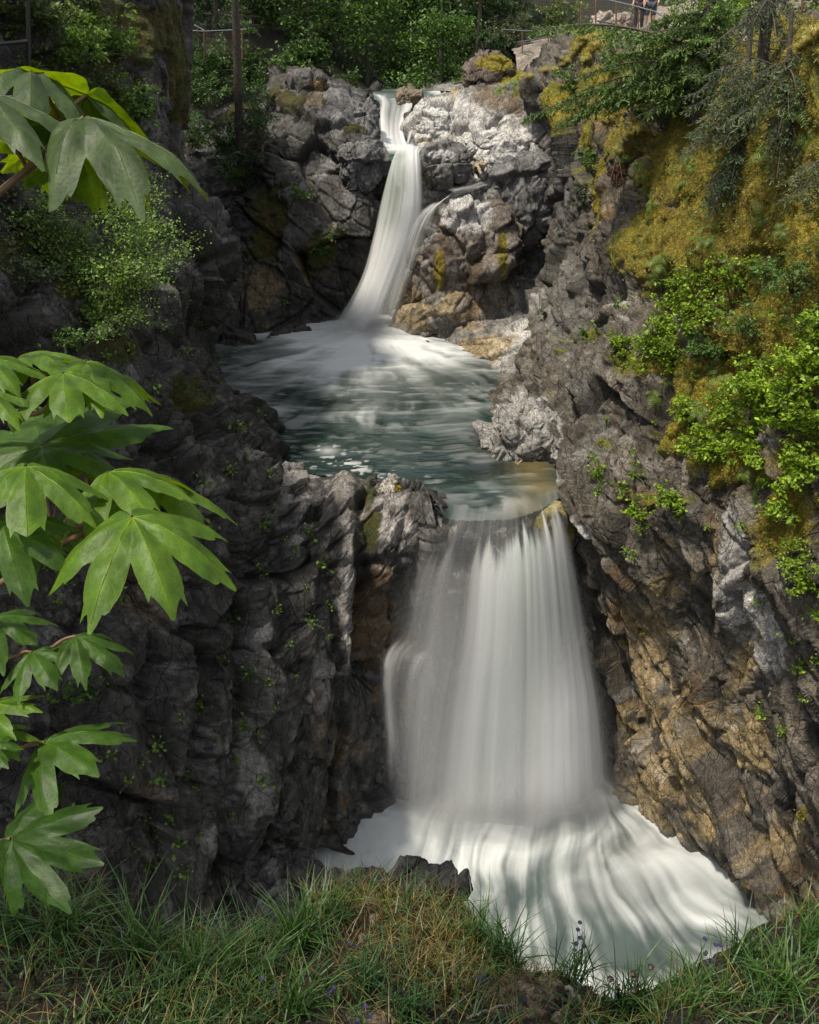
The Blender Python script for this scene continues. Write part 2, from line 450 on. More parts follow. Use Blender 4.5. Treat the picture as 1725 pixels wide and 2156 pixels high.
def soft(px, py, lst):
    t = np.zeros_like(px)
    for (x, y, rx, ry, s) in lst:
        t = np.maximum(t, s * np.exp(-(((px - x) / rx) ** 2 + ((py - y) / ry) ** 2)))
    return t

def lerp(a, b, t):
    return a + (b - a) * t[..., None]

def rock_patch(name, label, net, h, w, base, rot, levels, stretch, seed, layers=(), moss=(), mossmin=None,
               wet=0.3, wets=(), bumps=(), lichen=0.25, strip=(6.0, 0.25), calm=(), mk=1.0, mcols=None):
    h, w = int(h * Q), int(w * Q)
    G = surf(net, h, w)
    n = normals(G)
    flip = np.where((n * G).sum(-1).mean() > 0, -1, 1)
    n = n * flip
    px, py, dep = proj(G)
    px = px.astype(F4); py = py.astype(F4)
    Gf = G.astype(F4)
    nz = fbm(Gf * 0.9, 5, seed + 3)
    nz2 = fbm(Gf * 3.1, 4, seed + 5)
    mm = np.zeros((h, w), F4)
    if moss:
        mm = spots(px, py, moss, nz + 0.6 * nz2)
    up = n[..., 2]
    if mossmin is not None:
        mm = np.maximum(mm, sstep(0.05, 0.3, up - mossmin + 0.7 * nz + 0.3 * nz2))
    d = rockdisp(Gf, rot, levels, stretch, seed)
    md = 0.5 * d + 0.16 * fbm(Gf * 1.3, 3, seed + 9) + 0.05 * vnoise(Gf * 5.5, seed + 8) + 0.09
    disp = d * (1 - mm) + md * mm
    if calm: disp = disp * (1 - soft(px, py, calm))
    for (x, y, rx, ry, a) in bumps:
        disp = disp + a * np.exp(-(((px - x) / rx) ** 2 + ((py - y) / ry) ** 2))
    G2 = G + n * disp[..., None]
    # albedo
    R = rotm(*rot)
    qs = (Gf @ R.T)
    st = vnoise(np.stack([qs[..., 0] * strip[0], qs[..., 1] * strip[0], qs[..., 2] * strip[1]], -1), seed + 31)
    hh, ee = facet(qs / (0.7 * np.array(stretch, F4)), seed + 20)
    c = np.ones((h, w, 3)) * base
    c = c * (1 + 0.5 * nz + 0.42 * st + 0.45 * hh)[..., None]
    for (col, lst, kk) in layers:
        a = spots(px, py, lst, nz * 0.9 + 0.5 * nz2 + 0.35 * hh) * kk
        c = lerp(c, col * (1 + 0.4 * nz2 + 0.3 * hh + 0.3 * st)[..., None], a)
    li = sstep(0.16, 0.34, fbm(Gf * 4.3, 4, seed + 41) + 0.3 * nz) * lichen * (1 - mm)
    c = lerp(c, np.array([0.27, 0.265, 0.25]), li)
    ma, mb_ = mcols or (MOSSC, MOSSG)
    mc = lerp(np.ones((h, w, 3)) * ma, np.ones((h, w, 3)) * mb_, sstep(0.05, 0.5, nz2 + 0.5 * nz))
    mc = lerp(mc, np.ones((h, w, 3)) * RUST, sstep(0.2, 0.6, -nz2 - 0.3 * nz) * 0.4)
    c = lerp(c, mc * (1 + 0.6 * nz)[..., None], mm)
    c = np.clip(c, 0.006, 0.75)
    wt = np.clip(wet + soft(px, py, wets) if wets else np.full((h, w), wet), 0, 1) * (1 - mm)
    o = mesh_from(name, G2.reshape(-1, 3), gridfaces(h, w), M_ROCK, smooth=True,
                  attrs={'Col': c.reshape(-1, 3), 'Moss': mm.ravel(), 'Wet': wt.ravel()})
    return o, G2

def cliff(key, label, *a, **k):
    o, G = rock_patch('cliff', label, *a, **k)
    remember(key, G)
    tag(o, label, 'cliff', kind='structure')
    return o

NET_L = [
 [(-320,-260,13),(-50,-260,18),(130,-230,22),(260,-210,23.5),(352,-210,25),(345,-200,30),(290,-190,38)],
 [(-320,150,12),(0,150,17),(130,160,19.5),(250,150,22),(354,150,24.5),(350,150,29),(300,150,36)],
 [(-320,330,11),(0,340,15.5),(120,350,17.5),(230,340,20),(340,310,23),(352,330,27),(330,340,34)],
 [(-320,520,10),(0,540,13.5),(150,550,15),(300,540,16.8),(440,560,20),(470,580,25),(440,560,33)],
 [(-320,720,9.2),(0,740,12),(170,740,13.5),(310,740,15.3),(410,735,18.6),(425,745,23),(410,742,30)],
 [(-320,960,8.5),(0,960,11),(200,950,12.5),(380,920,14.6),(535,890,18.6),(550,898,20.3),(555,912,22)],
 [(-320,1200,8),(0,1200,10.3),(230,1180,11.8),(460,1110,14.1),(655,1000,17.8),(665,1000,18.6),(675,1010,19.8)],
 [(-320,1450,7.6),(0,1450,9.8),(250,1430,11.2),(510,1330,13.7),(815,1032,17.1),(825,1020,17.6),(838,1032,18.2)],
 [(-320,1700,7.2),(0,1700,9.2),(270,1680,10.6),(570,1520,13.4),(885,1110,16.3),(910,1080,16.45),(940,1080,17.2)],
 [(-320,1950,7),(0,1950,8.8),(300,1900,10.2),(585,1700,12.9),(780,1400,15.5),(850,1330,16.4),(950,1300,17.5)],
 [(-320,2200,6.5),(0,2200,8.5),(300,2150,10),(580,1850,12.1),(640,1770,13.4),(790,1640,15.6),(930,1600,18)],
 [(-320,2500,6),(0,2450,8),(300,2400,9.4),(600,1970,11.6),(655,1880,12.9),(800,1760,15.2),(950,1740,17.5)],
]
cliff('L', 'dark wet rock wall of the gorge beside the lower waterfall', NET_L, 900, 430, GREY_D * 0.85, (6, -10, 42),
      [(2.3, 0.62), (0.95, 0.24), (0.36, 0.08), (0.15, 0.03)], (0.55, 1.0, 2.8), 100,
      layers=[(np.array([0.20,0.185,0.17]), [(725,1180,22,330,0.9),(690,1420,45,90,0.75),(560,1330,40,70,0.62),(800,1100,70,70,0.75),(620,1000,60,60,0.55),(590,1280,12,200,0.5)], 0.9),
              (np.array([0.15,0.143,0.13]), [(560,1290,22,130,.55),(480,1500,20,160,.52),(620,1560,24,120,.55),(530,1650,22,130,.52),(400,1620,18,120,.5),(360,1480,16,140,.48),(440,1760,26,60,.5),(520,960,50,30,.5),(460,1010,40,40,.48),(640,1090,20,60,.6)], 0.8),  # silvery streaks: highlights painted into the rock colour
              (np.array([0.016,0.015,0.013]), [(440,1400,60,30,.7),(505,1450,14,220,.6),(400,1560,14,220,.6),(603,1180,14,150,.55),(700,1650,60,120,.6),(330,1720,120,60,.6),(290,1380,16,150,.5)], 0.85),  # black recesses: their shade painted into the rock colour
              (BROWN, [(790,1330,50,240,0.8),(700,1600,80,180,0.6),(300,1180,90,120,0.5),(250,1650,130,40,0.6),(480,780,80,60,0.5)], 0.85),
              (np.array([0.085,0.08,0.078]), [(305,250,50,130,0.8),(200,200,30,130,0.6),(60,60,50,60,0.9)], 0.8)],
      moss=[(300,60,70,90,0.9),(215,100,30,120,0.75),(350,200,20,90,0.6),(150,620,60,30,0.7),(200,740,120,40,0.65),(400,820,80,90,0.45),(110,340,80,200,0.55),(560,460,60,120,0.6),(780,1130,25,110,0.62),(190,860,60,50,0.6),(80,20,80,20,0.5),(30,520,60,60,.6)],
      wet=0.5, wets=[(740,1450,200,350,0.4)], bumps=[(725,1200,26,300,0.35),(300,100,60,200,0.5),(600,1500,60,300,0.3),(800,1060,60,60,0.15),(765,1250,18,200,-0.5),(640,1250,20,160,.28),(603,1150,20,150,-.3),(545,1350,28,200,.32),(505,1450,18,200,-.4),(450,1420,30,180,.32),(400,1550,20,220,-.35),(685,1500,22,150,.25),(350,1500,28,200,.28),(560,1660,24,150,.32),(480,1720,24,150,-.35),(430,1330,30,40,.4),(440,1385,40,18,-.5),(300,1400,22,150,-.3),(250,1600,30,160,.3)], lichen=0.20, mcols=(np.array([0.075,0.065,0.010]), np.array([0.05,0.065,0.012])), calm=[(700,1005,170,28,.8),(860,1050,80,30,.8)])  # lichen flecks here also stand in for highlights

NET_R = [
 [(1110,140,42),(1160,150,36),(1235,78,33),(1400,90,31),(1560,95,25),(1720,30,18),(2020,-40,15)],
 [(1130,200,36),(1140,190,31),(1245,95,29),(1385,150,24.5),(1520,190,19.5),(1720,95,15.3),(2020,40,12)],
 [(1160,310,38),(1192,300,28.5),(1285,270,25),(1395,300,21),(1540,330,17.8),(1720,330,14.4),(2020,300,11.5)],
 [(1150,520,36),(1190,490,27.5),(1290,480,22.6),(1400,490,19.2),(1560,500,16.5),(1725,510,13.8),(2020,500,11)],
 [(1110,720,32),(1145,690,25.5),(1250,700,20.5),(1390,700,17.8),(1550,700,15.3),(1725,710,13),(2020,700,10.5)],
 [(1080,850,26),(1085,820,23.6),(1200,850,19.2),(1360,870,16.8),(1540,870,14.6),(1725,880,12.4),(2020,880,10.2)],
 [(1045,930,22),(1055,900,20.9),(1175,935,18),(1330,1000,15.9),(1530,1020,14),(1725,1040,12),(2020,1050,9.8)],
 [(1140,1005,19.5),(1158,990,18.3),(1190,1050,17.3),(1320,1150,15.8),(1520,1180,13.8),(1725,1200,11.8),(2020,1200,9.6)],
 [(1150,1120,19),(1185,1100,17.6),(1215,1180,17),(1330,1280,16),(1520,1300,14.1),(1725,1330,11.8),(2020,1330,9.6)],
 [(1180,1300,19),(1232,1300,17.2),(1270,1340,16.7),(1370,1420,15.7),(1530,1450,14.1),(1725,1480,11.8),(2020,1500,9.5)],
 [(1230,1500,18.5),(1288,1500,16.9),(1325,1530,16.2),(1415,1570,14.9),(1550,1600,13.4),(1725,1640,11.6),(2020,1650,9.3)],
 [(1240,1640,18.5),(1305,1645,16.8),(1385,1765,15),(1480,1850,13.9),(1595,1925,12.8),(1725,1970,11.6),(2020,2000,9.3)],
 [(1230,1760,18.3),(1300,1760,16.5),(1380,1880,14.6),(1470,1980,13.4),(1590,2050,12.2),(1725,2100,11.1),(2020,2150,9)],
]
NET_R = [[r[0], tuple((np.array(r[0]) * .5 + np.array(r[1]) * .5 + np.array([-4, 0, 0])).tolist())] + r[1:] for r in NET_R]
cliff('R', 'tall mossy rock wall opposite, grey at its foot', NET_R, 880, 560, np.array([0.072, 0.061, 0.046]), (35, 20, -30),
      [(2.4, 0.66), (0.95, 0.27), (0.36, 0.09), (0.15, 0.03)], (1, 0.6, 2.1), 300,
      layers=[(np.array([0.28,0.27,0.255]), [(1110,900,70,70,0.9),(1150,1000,60,60,0.7),(1620,1350,60,160,0.75),(1330,560,45,160,0.55),(1230,1100,60,60,0.6),(1540,1230,40,170,0.6),(1270,720,40,120,0.45)], 0.85),
              (TAN, [(1560,1560,60,100,0.95),(1450,1520,110,120,0.7),(1370,1350,80,80,0.65),(1400,1650,120,100,0.7),(1640,1780,50,80,0.8),(1500,1150,30,100,0.45),(1300,1330,50,110,.75),(1350,1480,60,120,.75),(1420,1250,70,60,.65),(1500,1700,80,80,.75),(1560,1420,50,100,.6),(1380,1150,50,50,.5),(1560,1850,60,60,.7)], 0.85),
              (BROWN, [(1300,1250,50,120,0.7),(1500,1400,60,100,0.6),(1480,1850,80,40,0.7),(1340,1050,60,60,.5),(1680,1850,60,80,.6)], 0.8),
              (np.array([0.062,0.058,0.050]), [(1220,640,90,160,0.75),(1260,860,70,120,0.6),(1330,1150,80,60,.55)], 0.8), (np.array([0.095,0.062,0.022]), [(1270,230,90,70,0.95),(1330,330,60,90,0.8),(1250,330,50,60,0.6),(1300,430,40,90,0.6)], 0.85),
              (GREY_D * 0.8, [(1195,380,45,160,0.9),(1640,1680,40,160,0.5),(1450,1290,60,60,.6)], 0.9)],
      moss=[(1560,330,230,240,1.2),(1890,420,170,430,1.1),(1900,950,150,120,.8),(1480,520,170,130,1.1),(1640,650,160,220,1.1),(1500,830,150,90,0.85),(1290,720,50,30,0.7),(1180,230,40,60,0.7),(1300,200,110,90,0.95),(1330,300,60,80,.8),(1270,420,34,130,0.7),(1240,260,40,60,.75),(1680,1100,60,90,0.9),(1420,900,70,60,0.6),(1580,980,150,70,0.7),(1260,330,40,80,0.6),(1240,90,50,40,1.0),(1680,150,110,120,1.1),(1450,150,130,60,1.0),(1400,1050,70,25,.55),(1700,1700,20,40,0.6)],
      wet=0.2, wets=[(1450,1700,250,250,0.55)],
      bumps=[(1450,540,110,70,0.45),(1560,700,150,60,0.3),(1330,560,30,180,0.35),(1400,630,90,40,-0.35),(1320,650,40,60,-0.2),(1530,1250,25,200,0.4),(1440,1330,70,90,-0.5),(1400,1080,90,30,0.25)], lichen=0.22)

NET_BL = [
 [(260,230,46),(480,220,44),(600,150,43),(700,165,42),(770,180,42),(800,190,46)],
 [(280,290,42),(480,270,40),(590,200,37),(690,200,36),(772,208,37),(785,205,42)],
 [(300,370,37),(480,345,36),(590,270,34),(690,250,34),(770,260,35),(800,250,39)],
 [(320,440,35),(480,415,34),(590,370,32.6),(700,340,32.8),(788,330,32.8),(820,330,36)],
 [(330,520,33),(490,500,32.2),(600,480,31.8),(710,440,31.8),(782,400,32.1),(825,390,34.5)],
 [(400,640,30.5),(500,620,30.3),(600,600,31.1),(700,560,31.5),(780,500,31.9),(830,480,33.5)],
 [(400,740,28.3),(500,712,28.6),(600,690,30.3),(690,670,31.7),(740,650,32),(820,640,33)],
 [(400,820,26.5),(500,790,27),(600,760,28.5),(690,730,30),(760,720,31),(830,720,32.5)],
]
cliff('BL', 'dark rock face on the near side of the upper waterfall', NET_BL, 330, 300, GREY_D * 0.85, (20, -35, 10),
      [(2.4, 0.7), (0.95, 0.2), (0.35, 0.06), (0.14, 0.02)], (1.3, 1, 0.9), 500,
      layers=[(np.array([0.10,0.098,0.095]), [(720,230,70,60,0.8),(775,330,40,60,0.75),(700,330,60,40,0.5),(740,430,40,60,0.45)], 0.9),
              (TAN * 0.5, [(560,620,70,60,0.75),(650,560,60,60,0.5),(660,215,40,30,.6)], 0.8)],
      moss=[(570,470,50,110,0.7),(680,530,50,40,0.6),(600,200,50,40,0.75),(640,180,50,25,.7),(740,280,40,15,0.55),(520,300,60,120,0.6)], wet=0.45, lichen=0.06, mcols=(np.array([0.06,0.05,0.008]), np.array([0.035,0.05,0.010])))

NET_BR = [
 [(900,160,50),(935,170,46),(1000,160,42),(1100,150,38),(1200,140,36),(1330,140,34)],
 [(880,215,41),(925,205,40),(1000,190,38.5),(1090,190,35.5),(1160,200,33.5),(1330,210,32)],
 [(858,280,38),(885,262,36.5),(965,245,36),(1060,240,34.5),(1140,250,32.8),(1330,260,31.5)],
 [(850,325,36),(888,318,34.6),(975,312,34.2),(1070,312,33.3),(1160,330,32),(1330,330,31)],
 [(835,400,33.8),(880,385,32.6),(970,380,32.5),(1060,390,32.4),(1150,420,32.2),(1330,430,31)],
 [(830,520,33),(872,500,31.6),(950,470,31),(1040,470,31.3),(1120,520,32),(1330,530,31)],
 [(815,610,32.6),(852,600,31),(940,580,30),(1050,600,30.4),(1130,600,30.6),(1330,600,29)],
 [(800,695,32),(842,682,30.5),(940,690,28.9),(1040,710,27.6),(1120,700,27.2),(1330,700,26)],
 [(790,720,31),(848,702,30.2),(960,742,27.9),(1040,777,26.2),(1110,792,25),(1330,800,24)],
 [(790,790,29),(848,790,28),(960,820,26),(1040,850,24.5),(1110,870,23.5),(1330,880,22)],
]
cliff('BR', 'pale sunlit fractured rock slope beside the upper waterfall', NET_BR, 380, 330, np.array([0.145,0.138,0.125]), (30, 30, 20),
      [(2.3, 0.6), (0.95, 0.14), (0.34, 0.045), (0.14, 0.015)], (1.6, 1, 0.7), 700,
      layers=[(GREY_L * 0.95, [(960,275,110,70,1.1),(1060,320,90,60,0.95),(900,300,40,40,0.9),(1000,380,110,40,0.7),(1100,690,40,60,0.8),(1060,740,40,30,0.7)], 0.95),
              (TAN, [(880,660,60,80,0.85),(980,650,90,50,0.7),(1010,730,70,40,0.7),(960,350,40,20,0.6),(960,215,40,20,.6)], 0.8),
              (GREY_D, [(1150,450,70,150,1.1),(1110,620,40,40,.5),(1090,330,40,60,.35)], 0.9),  # alcove patch: shade of the overhang painted into the rock
              (BROWN, [(1050,215,70,25,0.8),(1000,640,40,30,0.6)], 0.8)],
      moss=[(1060,160,60,30,0.9),(1120,200,50,25,0.7),(930,570,14,60,0.5)], wet=0.15, lichen=0.2)

NET_C = [
 [(780,1040,18.6),(880,1040,18.5),(980,1040,18.4),(1080,1030,18.3),(1200,1020,18.5)],
 [(780,1085,17.4),(900,1098,16.6),(1000,1118,16.35),(1090,1100,16.55),(1185,1062,17.2)],
 [(780,1180,17.0),(880,1190,16.7),(1000,1190,16.45),(1100,1180,16.7),(1220,1180,17.2)],
 [(760,1340,16.7),(840,1350,16.3),(960,1340,16.5),(1100,1340,16.8),(1250,1340,17.2)],
 [(760,1470,16.3),(840,1470,15.7),(950,1480,16.0),(1100,1480,16.6),(1290,1480,17.0)],
 [(740,1640,15.9),(830,1640,15.6),(950,1640,16.0),(1100,1640,16.5),(1300,1640,16.9)],
 [(740,1760,15.5),(830,1760,15.3),(950,1760,15.6),(1100,1760,16.1),(1300,1760,16.6)],
]
cliff('C', 'wet dark rock ledge behind the lower waterfall', NET_C, 330, 240, GREY_D * 1.1, (5, 10, 0),
      [(1.6, 0.4), (0.6, 0.2), (0.25, 0.08)], (0.8, 1, 1.8), 800,
      layers=[(BROWN, [(820,1300,60,150,.8),(860,1500,60,100,0.5)], 0.8), (PALEY * 0.6, [(1110,1075,60,16,.9)], 0.8)],
      moss=[(1130,1100,60,30,0.5),(1180,1090,16,60,0.6)], wet=0.7, lichen=0.05,
      bumps=[(865,1380,40,30,0.5)])

# ------------------------------------------------------------------ foreground bank
FPXS = [-420, -150, 50, 200, 330, 450, 560, 680, 820, 940, 1060, 1180, 1300, 1430, 1580, 1740, 1950, 2200]
LIP = [(-420,1760,-3.6),(-150,1810,-3.7),(50,1850,-3.8),(200,1900,-3.9),(330,1960,-4.0),(450,2010,-4.1),(560,1990,-4.2),(680,1900,-4.3),
       (820,1880,-4.35),(940,1900,-4.35),(1060,2030,-4.2),(1180,2062,-4.15),(1300,2125,-4.05),(1430,2085,-4.1),(1580,1985,-4.2),(1740,1900,-4.2),(1950,1840,-4.1),(2200,1800,-4.0)]
rows = [[], [], [], [], [], [], []]
for (x, y, z) in LIP:
    l = PZ(x, y, z)
    nr = PZ(x, 2200, -3.55 + 0.05 * math.sin(x * 0.01))
    if nr[1] > l[1] - 0.5: nr = l + np.array([0, -0.6, 0.35])
    mid = (l + nr) / 2 + np.array([0, 0, 0.03])
    bk = nr + np.array([0, -1.2, 0.9])
    rows[0].append(bk); rows[1].append(nr); rows[2].append(mid); rows[3].append(l)
    rows[4].append(l + np.array([0, 0.10, -0.35])); rows[5].append(l + np.array([0, 0.05, -2.5])); rows[6].append(l + np.array([0, -0.3, -13]))
A = np.array(rows)
h, w = 200, 520
fw = catmull(A, h); FG = catmull(fw.transpose(1, 0, 2), w).transpose(1, 0, 2)
n = normals(FG); n = n * np.where(n[..., 2:3].mean() < 0, -1, 1)
Gf = FG.astype(F4)
d = 0.06 * fbm(Gf * 3, 5, 901) + 0.03 * fbm(Gf * 14, 3, 902)
FG = FG + n * d[..., None]
px, py, dep = proj(FG)
nz = fbm(Gf * 4, 4, 903); nz2 = fbm(Gf * 25, 3, 904)
c = np.ones((h, w, 3)) * np.array([0.013, 0.009, 0.005])
c = c * (1 + 0.8 * nz + 0.6 * nz2)[..., None]
gr = spots(px, py, [(1120,2090,80,60,1.0),(1010,1990,40,20,0.6),(840,1900,60,20,0.6),(800,2140,60,20,.6)], nz)
c = lerp(c, np.array([0.20,0.155,0.105]) * (1 + 0.7 * nz2)[..., None], gr)
ms = spots(px, py, [(950,2000,120,60,0.75),(760,2000,90,60,0.6),(1400,2100,60,30,0.6)], nz)
c = lerp(c, np.ones((h, w, 3)) * np.array([0.060,0.030,0.010]), ms * (1 - gr))
lowr = sstep(3.6, 4.4, np.broadcast_to(np.linspace(0, 6, h)[:, None], (h, w)))
c = lerp(c, np.ones((h, w, 3)) * GREY_D, lowr)
o = mesh_from('ground', FG.reshape(-1, 3), gridfaces(h, w), M_ROCK, attrs={'Col': np.clip(c, 0.004, 0.6).reshape(-1, 3), 'Moss': ms.ravel() * 0.5, 'Wet': np.full(h * w, 0.1)})
tag(o, 'dark mossy earth bank with a gravel patch at the cliff edge', 'ground', kind='structure')
kfg = int(h * 3.4 / 6)
remember('F', FG[:kfg])
remember('Flip', FG[int(h * 2.6 / 6):int(h * 3.2 / 6)])

# land behind the gorge: one sheet reaching far away, rising into wooded hills
def land_z(x, y):
    r = np.hypot(x, y - 20)
    return r
xs = np.concatenate([np.linspace(-400, -60, 14), np.linspace(-50, 50, 90), np.linspace(60, 400, 14)])
ys = np.concatenate([np.linspace(41, 80, 70), np.linspace(85, 600, 24)])
X, Y = np.meshgrid(xs, ys)
chan = np.exp(-((X - (0.2 + 0.03 * (Y - 40))) / 4.5) ** 2)
Z = 0.2 + 0.35 * np.clip(Y - 44, 0, 60) + 0.05 * np.clip(Y - 106, 0, 500) + 0.8 * vnoise(np.stack([X * .12, Y * .12, X * 0], -1).astype(F4), 5)
Z = Z - 5.0 * sstep(45.5, 41, Y)
chan = chan * sstep(70, 55, Y)
Z = Z * (1 - chan) - 2.0 * chan
V = np.stack([X, Y, Z], -1)
nz = fbm(V.astype(F4) * 0.7, 4, 17)
c = np.array([0.014, 0.014, 0.007]) * (1 + 0.7 * nz)[..., None]
o = mesh_from('terrain', V.reshape(-1, 3), gridfaces(*X.shape)[:, ::-1], M_ROCK, smooth=True, attrs={'Col': np.clip(c, .003, 1).reshape(-1, 3), 'Moss': np.full(X.size, 0.6), 'Wet': np.zeros(X.size)})
tag(o, 'dark forest floor rising behind the top of the falls', 'terrain', kind='structure')

# dry trampled ground behind the fences on both rims
def plot(label, net, col, key, seed):
    G = surf(net, 90, 110)
    n = normals(G); Gf = G.astype(F4)
    G = G + np.array([0, 0, 1.0]) * (0.25 * fbm(Gf * 0.8, 5, seed))[..., None]
    c = np.array(col) * (1 + 0.8 * fbm(Gf * 2.5, 4, seed + 1))[..., None]
    remember(key, G)
    o = mesh_from('ground', G.reshape(-1, 3), gridfaces(90, 110), M_ROCK, attrs={'Col': np.clip(c, .01, .7).reshape(-1, 3), 'Moss': np.zeros(90 * 110), 'Wet': np.zeros(90 * 110)})
    tag(o, label, 'ground', kind='structure')
plot('pale trodden earth and rock behind the rim fence', [
    [(1050,60,58),(1200,40,56),(1350,20,52),(1500,-10,46),(1750,-90,38),(2050,-200,32)],
    [(1080,110,44),(1200,85,42),(1330,60,38),(1460,70,33),(1720,20,26),(2050,-60,21)],
    [(1090,150,38),(1180,110,34.5),(1290,90,31.5),(1430,110,28),(1640,110,22),(2000,30,16)],
    [(1100,230,38),(1180,200,34.5),(1290,190,31.5),(1430,220,27),(1640,230,21),(2000,130,15)]], (0.20, 0.17, 0.14), 'G1', 61)
plot('bare brown rock slope behind the black fence corner', [
    [(-400,-420,30),(-100,-380,32),(60,-330,34),(160,-300,36)],
    [(-400,-60,24),(-100,-40,25),(40,-20,26),(140,0,27)],
    [(-400,160,20),(-100,160,21),(60,160,22.5),(150,170,23.5)],
    [(-400,330,17),(-100,340,17.5),(60,350,18.5),(150,360,20)]], (0.085, 0.065, 0.052), 'G2', 71)

# ------------------------------------------------------------------ water
def lookcol(*c): return np.array(c)
DEEP = np.array([0.007, 0.019, 0.0155]); TEAL = np.array([0.06, 0.095, 0.085]); FOAMC = np.array([0.54, 0.56, 0.555])

def water_sheet(label, G, foam, col, dens=None, smooth=True, mat=None, keep=None, rough=0.0):
    h, w = G.shape[:2]
    c = lerp(np.ones((h, w, 3)) * col if np.ndim(col) == 1 else col, np.ones((h, w, 3)) * FOAMC, np.clip(foam, 0, 1))
    fc = gridfaces(h, w)
    if keep is not None: fc = fc[keep.ravel()[fc].all(1)]
    o = mesh_from('water', G.reshape(-1, 3), fc, mat or M_POOL, smooth=smooth,
                  attrs={'Col': c.reshape(-1, 3), 'Foam': np.clip(np.maximum(foam, rough), 0, 1).ravel(), 'Dens': (np.ones(h * w) if dens is None else np.clip(dens, 0, 1).ravel())})
    tag(o, label, 'water', kind='structure')
    return o

# middle pool, z = -9
h, w = 560, 460
ys = np.linspace(15.8, 34.5, h); xs = np.linspace(-8.5, 7.0, w)
X, Y = np.meshgrid(xs, ys); Z = np.full_like(X, -9.0)
px, py, dep = proj(np.stack([X, Y, Z], -1))
IMP = PZ(775, 700, -9.0)
dx, dy = X - IMP[0], Y - IMP[1]
r = np.hypot(dx, dy * 0.8); th = np.arctan2(dx, -dy)
wv = np.stack([X * 0.6, Y * 0.6, X * 0], -1).astype(F4)
warp = 0.6 * fbm(wv, 3, 3)
st = fbm(np.stack([th * 6 + warp, r * 0.28 + warp, r * 0], -1).astype(F4), 5, 11)
st2 = fbm(np.stack([th * 2.6 + 2 * warp, r * 0.8, r * 0 + 5], -1).astype(F4), 4, 12)
st3 = fbm(np.stack([th * 19 + 2 * warp, r * 0.5, r * 0 + 2], -1).astype(F4), 3, 13)
cross = fbm(np.stack([X * 0.55 + warp, Y * 1.9 + warp * 1.2, r * 0], -1).astype(F4), 5, 15)
fine = fbm(np.stack([X * 1.8 + 2 * warp, Y * 5.0 + 2 * warp, r * 0], -1).astype(F4), 4, 16)
fo = 1.05 * np.exp(-(r / 3.0) ** 2) + (0.95 * np.exp(-(r / 4.2) ** 2) + 0.02) * np.clip(0.55 + 1.2 * st + 0.8 * st2 + 0.5 * st3 + 0.35 * cross + 0.2 * fine, 0, 1.3)
ring = np.exp(-((r - 6.6 - 1.2 * warp - 0.5 * st2) / 0.5) ** 2)
fo += 0.30 * ring * sstep(-0.25, 0.35, st2 + st3 + 0.15)
fo += 0.16 * sstep(0.10, 0.55, cross + 0.5 * fine) * np.exp(-(r / 9) ** 2)
fo += 0.10 * sstep(0.15, 0.5, fine) * sstep(16.5, 18, Y)
fleck = vnoise(np.stack([X * 4.5 + 2 * warp, Y * 7.5, X * 0], -1).astype(F4), 19) + 0.5 * vnoise(np.stack([X * 10, Y * 16, X * 0], -1).astype(F4), 20)
fo += 0.75 * sstep(0.45, 0.8, fleck) * soft(px, py, [(720,985,70,35,1.0),(690,950,25,14,1.3),(840,1010,60,25,0.8)])
fo += 0.5 * soft(px, py, [(690,948,20,8,1.0)])
fo = np.clip(fo, 0, 0.97)
Z = Z + 0.045 * cross + 0.02 * fine + 0.03 * st * np.exp(-(r / 8) ** 2) + 0.30 * np.exp(-(r / 1.8) ** 2)
# the surface slides over a slanting lip; behind the dam it ends under the rock
CR = np.array([P(*q) for q in [(430,800,21.5),(540,890,19.0),(655,1002,18.25),(815,1030,17.5),(905,1082,16.65),(932,1086,16.3),(1000,1096,16.2),(1070,1090,16.3),(1130,1072,16.65),(1185,1048,17.1),(1240,1048,17.6)]])
YL = np.interp(X, CR[:, 0], CR[:, 1])
lipx = sstep(CR[4, 0] - 0.1, CR[5, 0] + 0.3, X) * sstep(CR[9, 0] + 0.2, CR[8, 0], X)
lipd = np.clip(YL + 1.0 - Y, 0, 3)
Z = Z - (0.22 * lipd ** 2.2) * lipx
c = lerp(np.ones((h, w, 3)) * DEEP, np.ones((h, w, 3)) * np.array([0.019, 0.038, 0.031]), sstep(-0.3, 0.5, cross + 0.3 * st + 0.3 * fine))
c = lerp(c, np.ones((h, w, 3)) * np.array([0.11, 0.085, 0.03]), soft(px, py, [(1120,985,45,40,0.9),(1080,795,25,14,0.8),(1135,1025,45,18,1.0),(1110,1055,40,20,.8)]))
c = lerp(c, np.ones((h, w, 3)) * np.array([0.012, 0.012, 0.010]), soft(px, py, [(1040,960,60,45,0.7)]))
fo = fo + 0.28 * soft(px, py, [(1045,1050,60,22,1.0),(960,1045,40,12,.6)]) * sstep(-.3, .4, st3 + fine)
water_sheet('green plunge pool with white foam below the upper waterfall', np.stack([X, Y, Z], -1), np.clip(fo, 0, 1), c, keep=(Y > YL - 0.03))

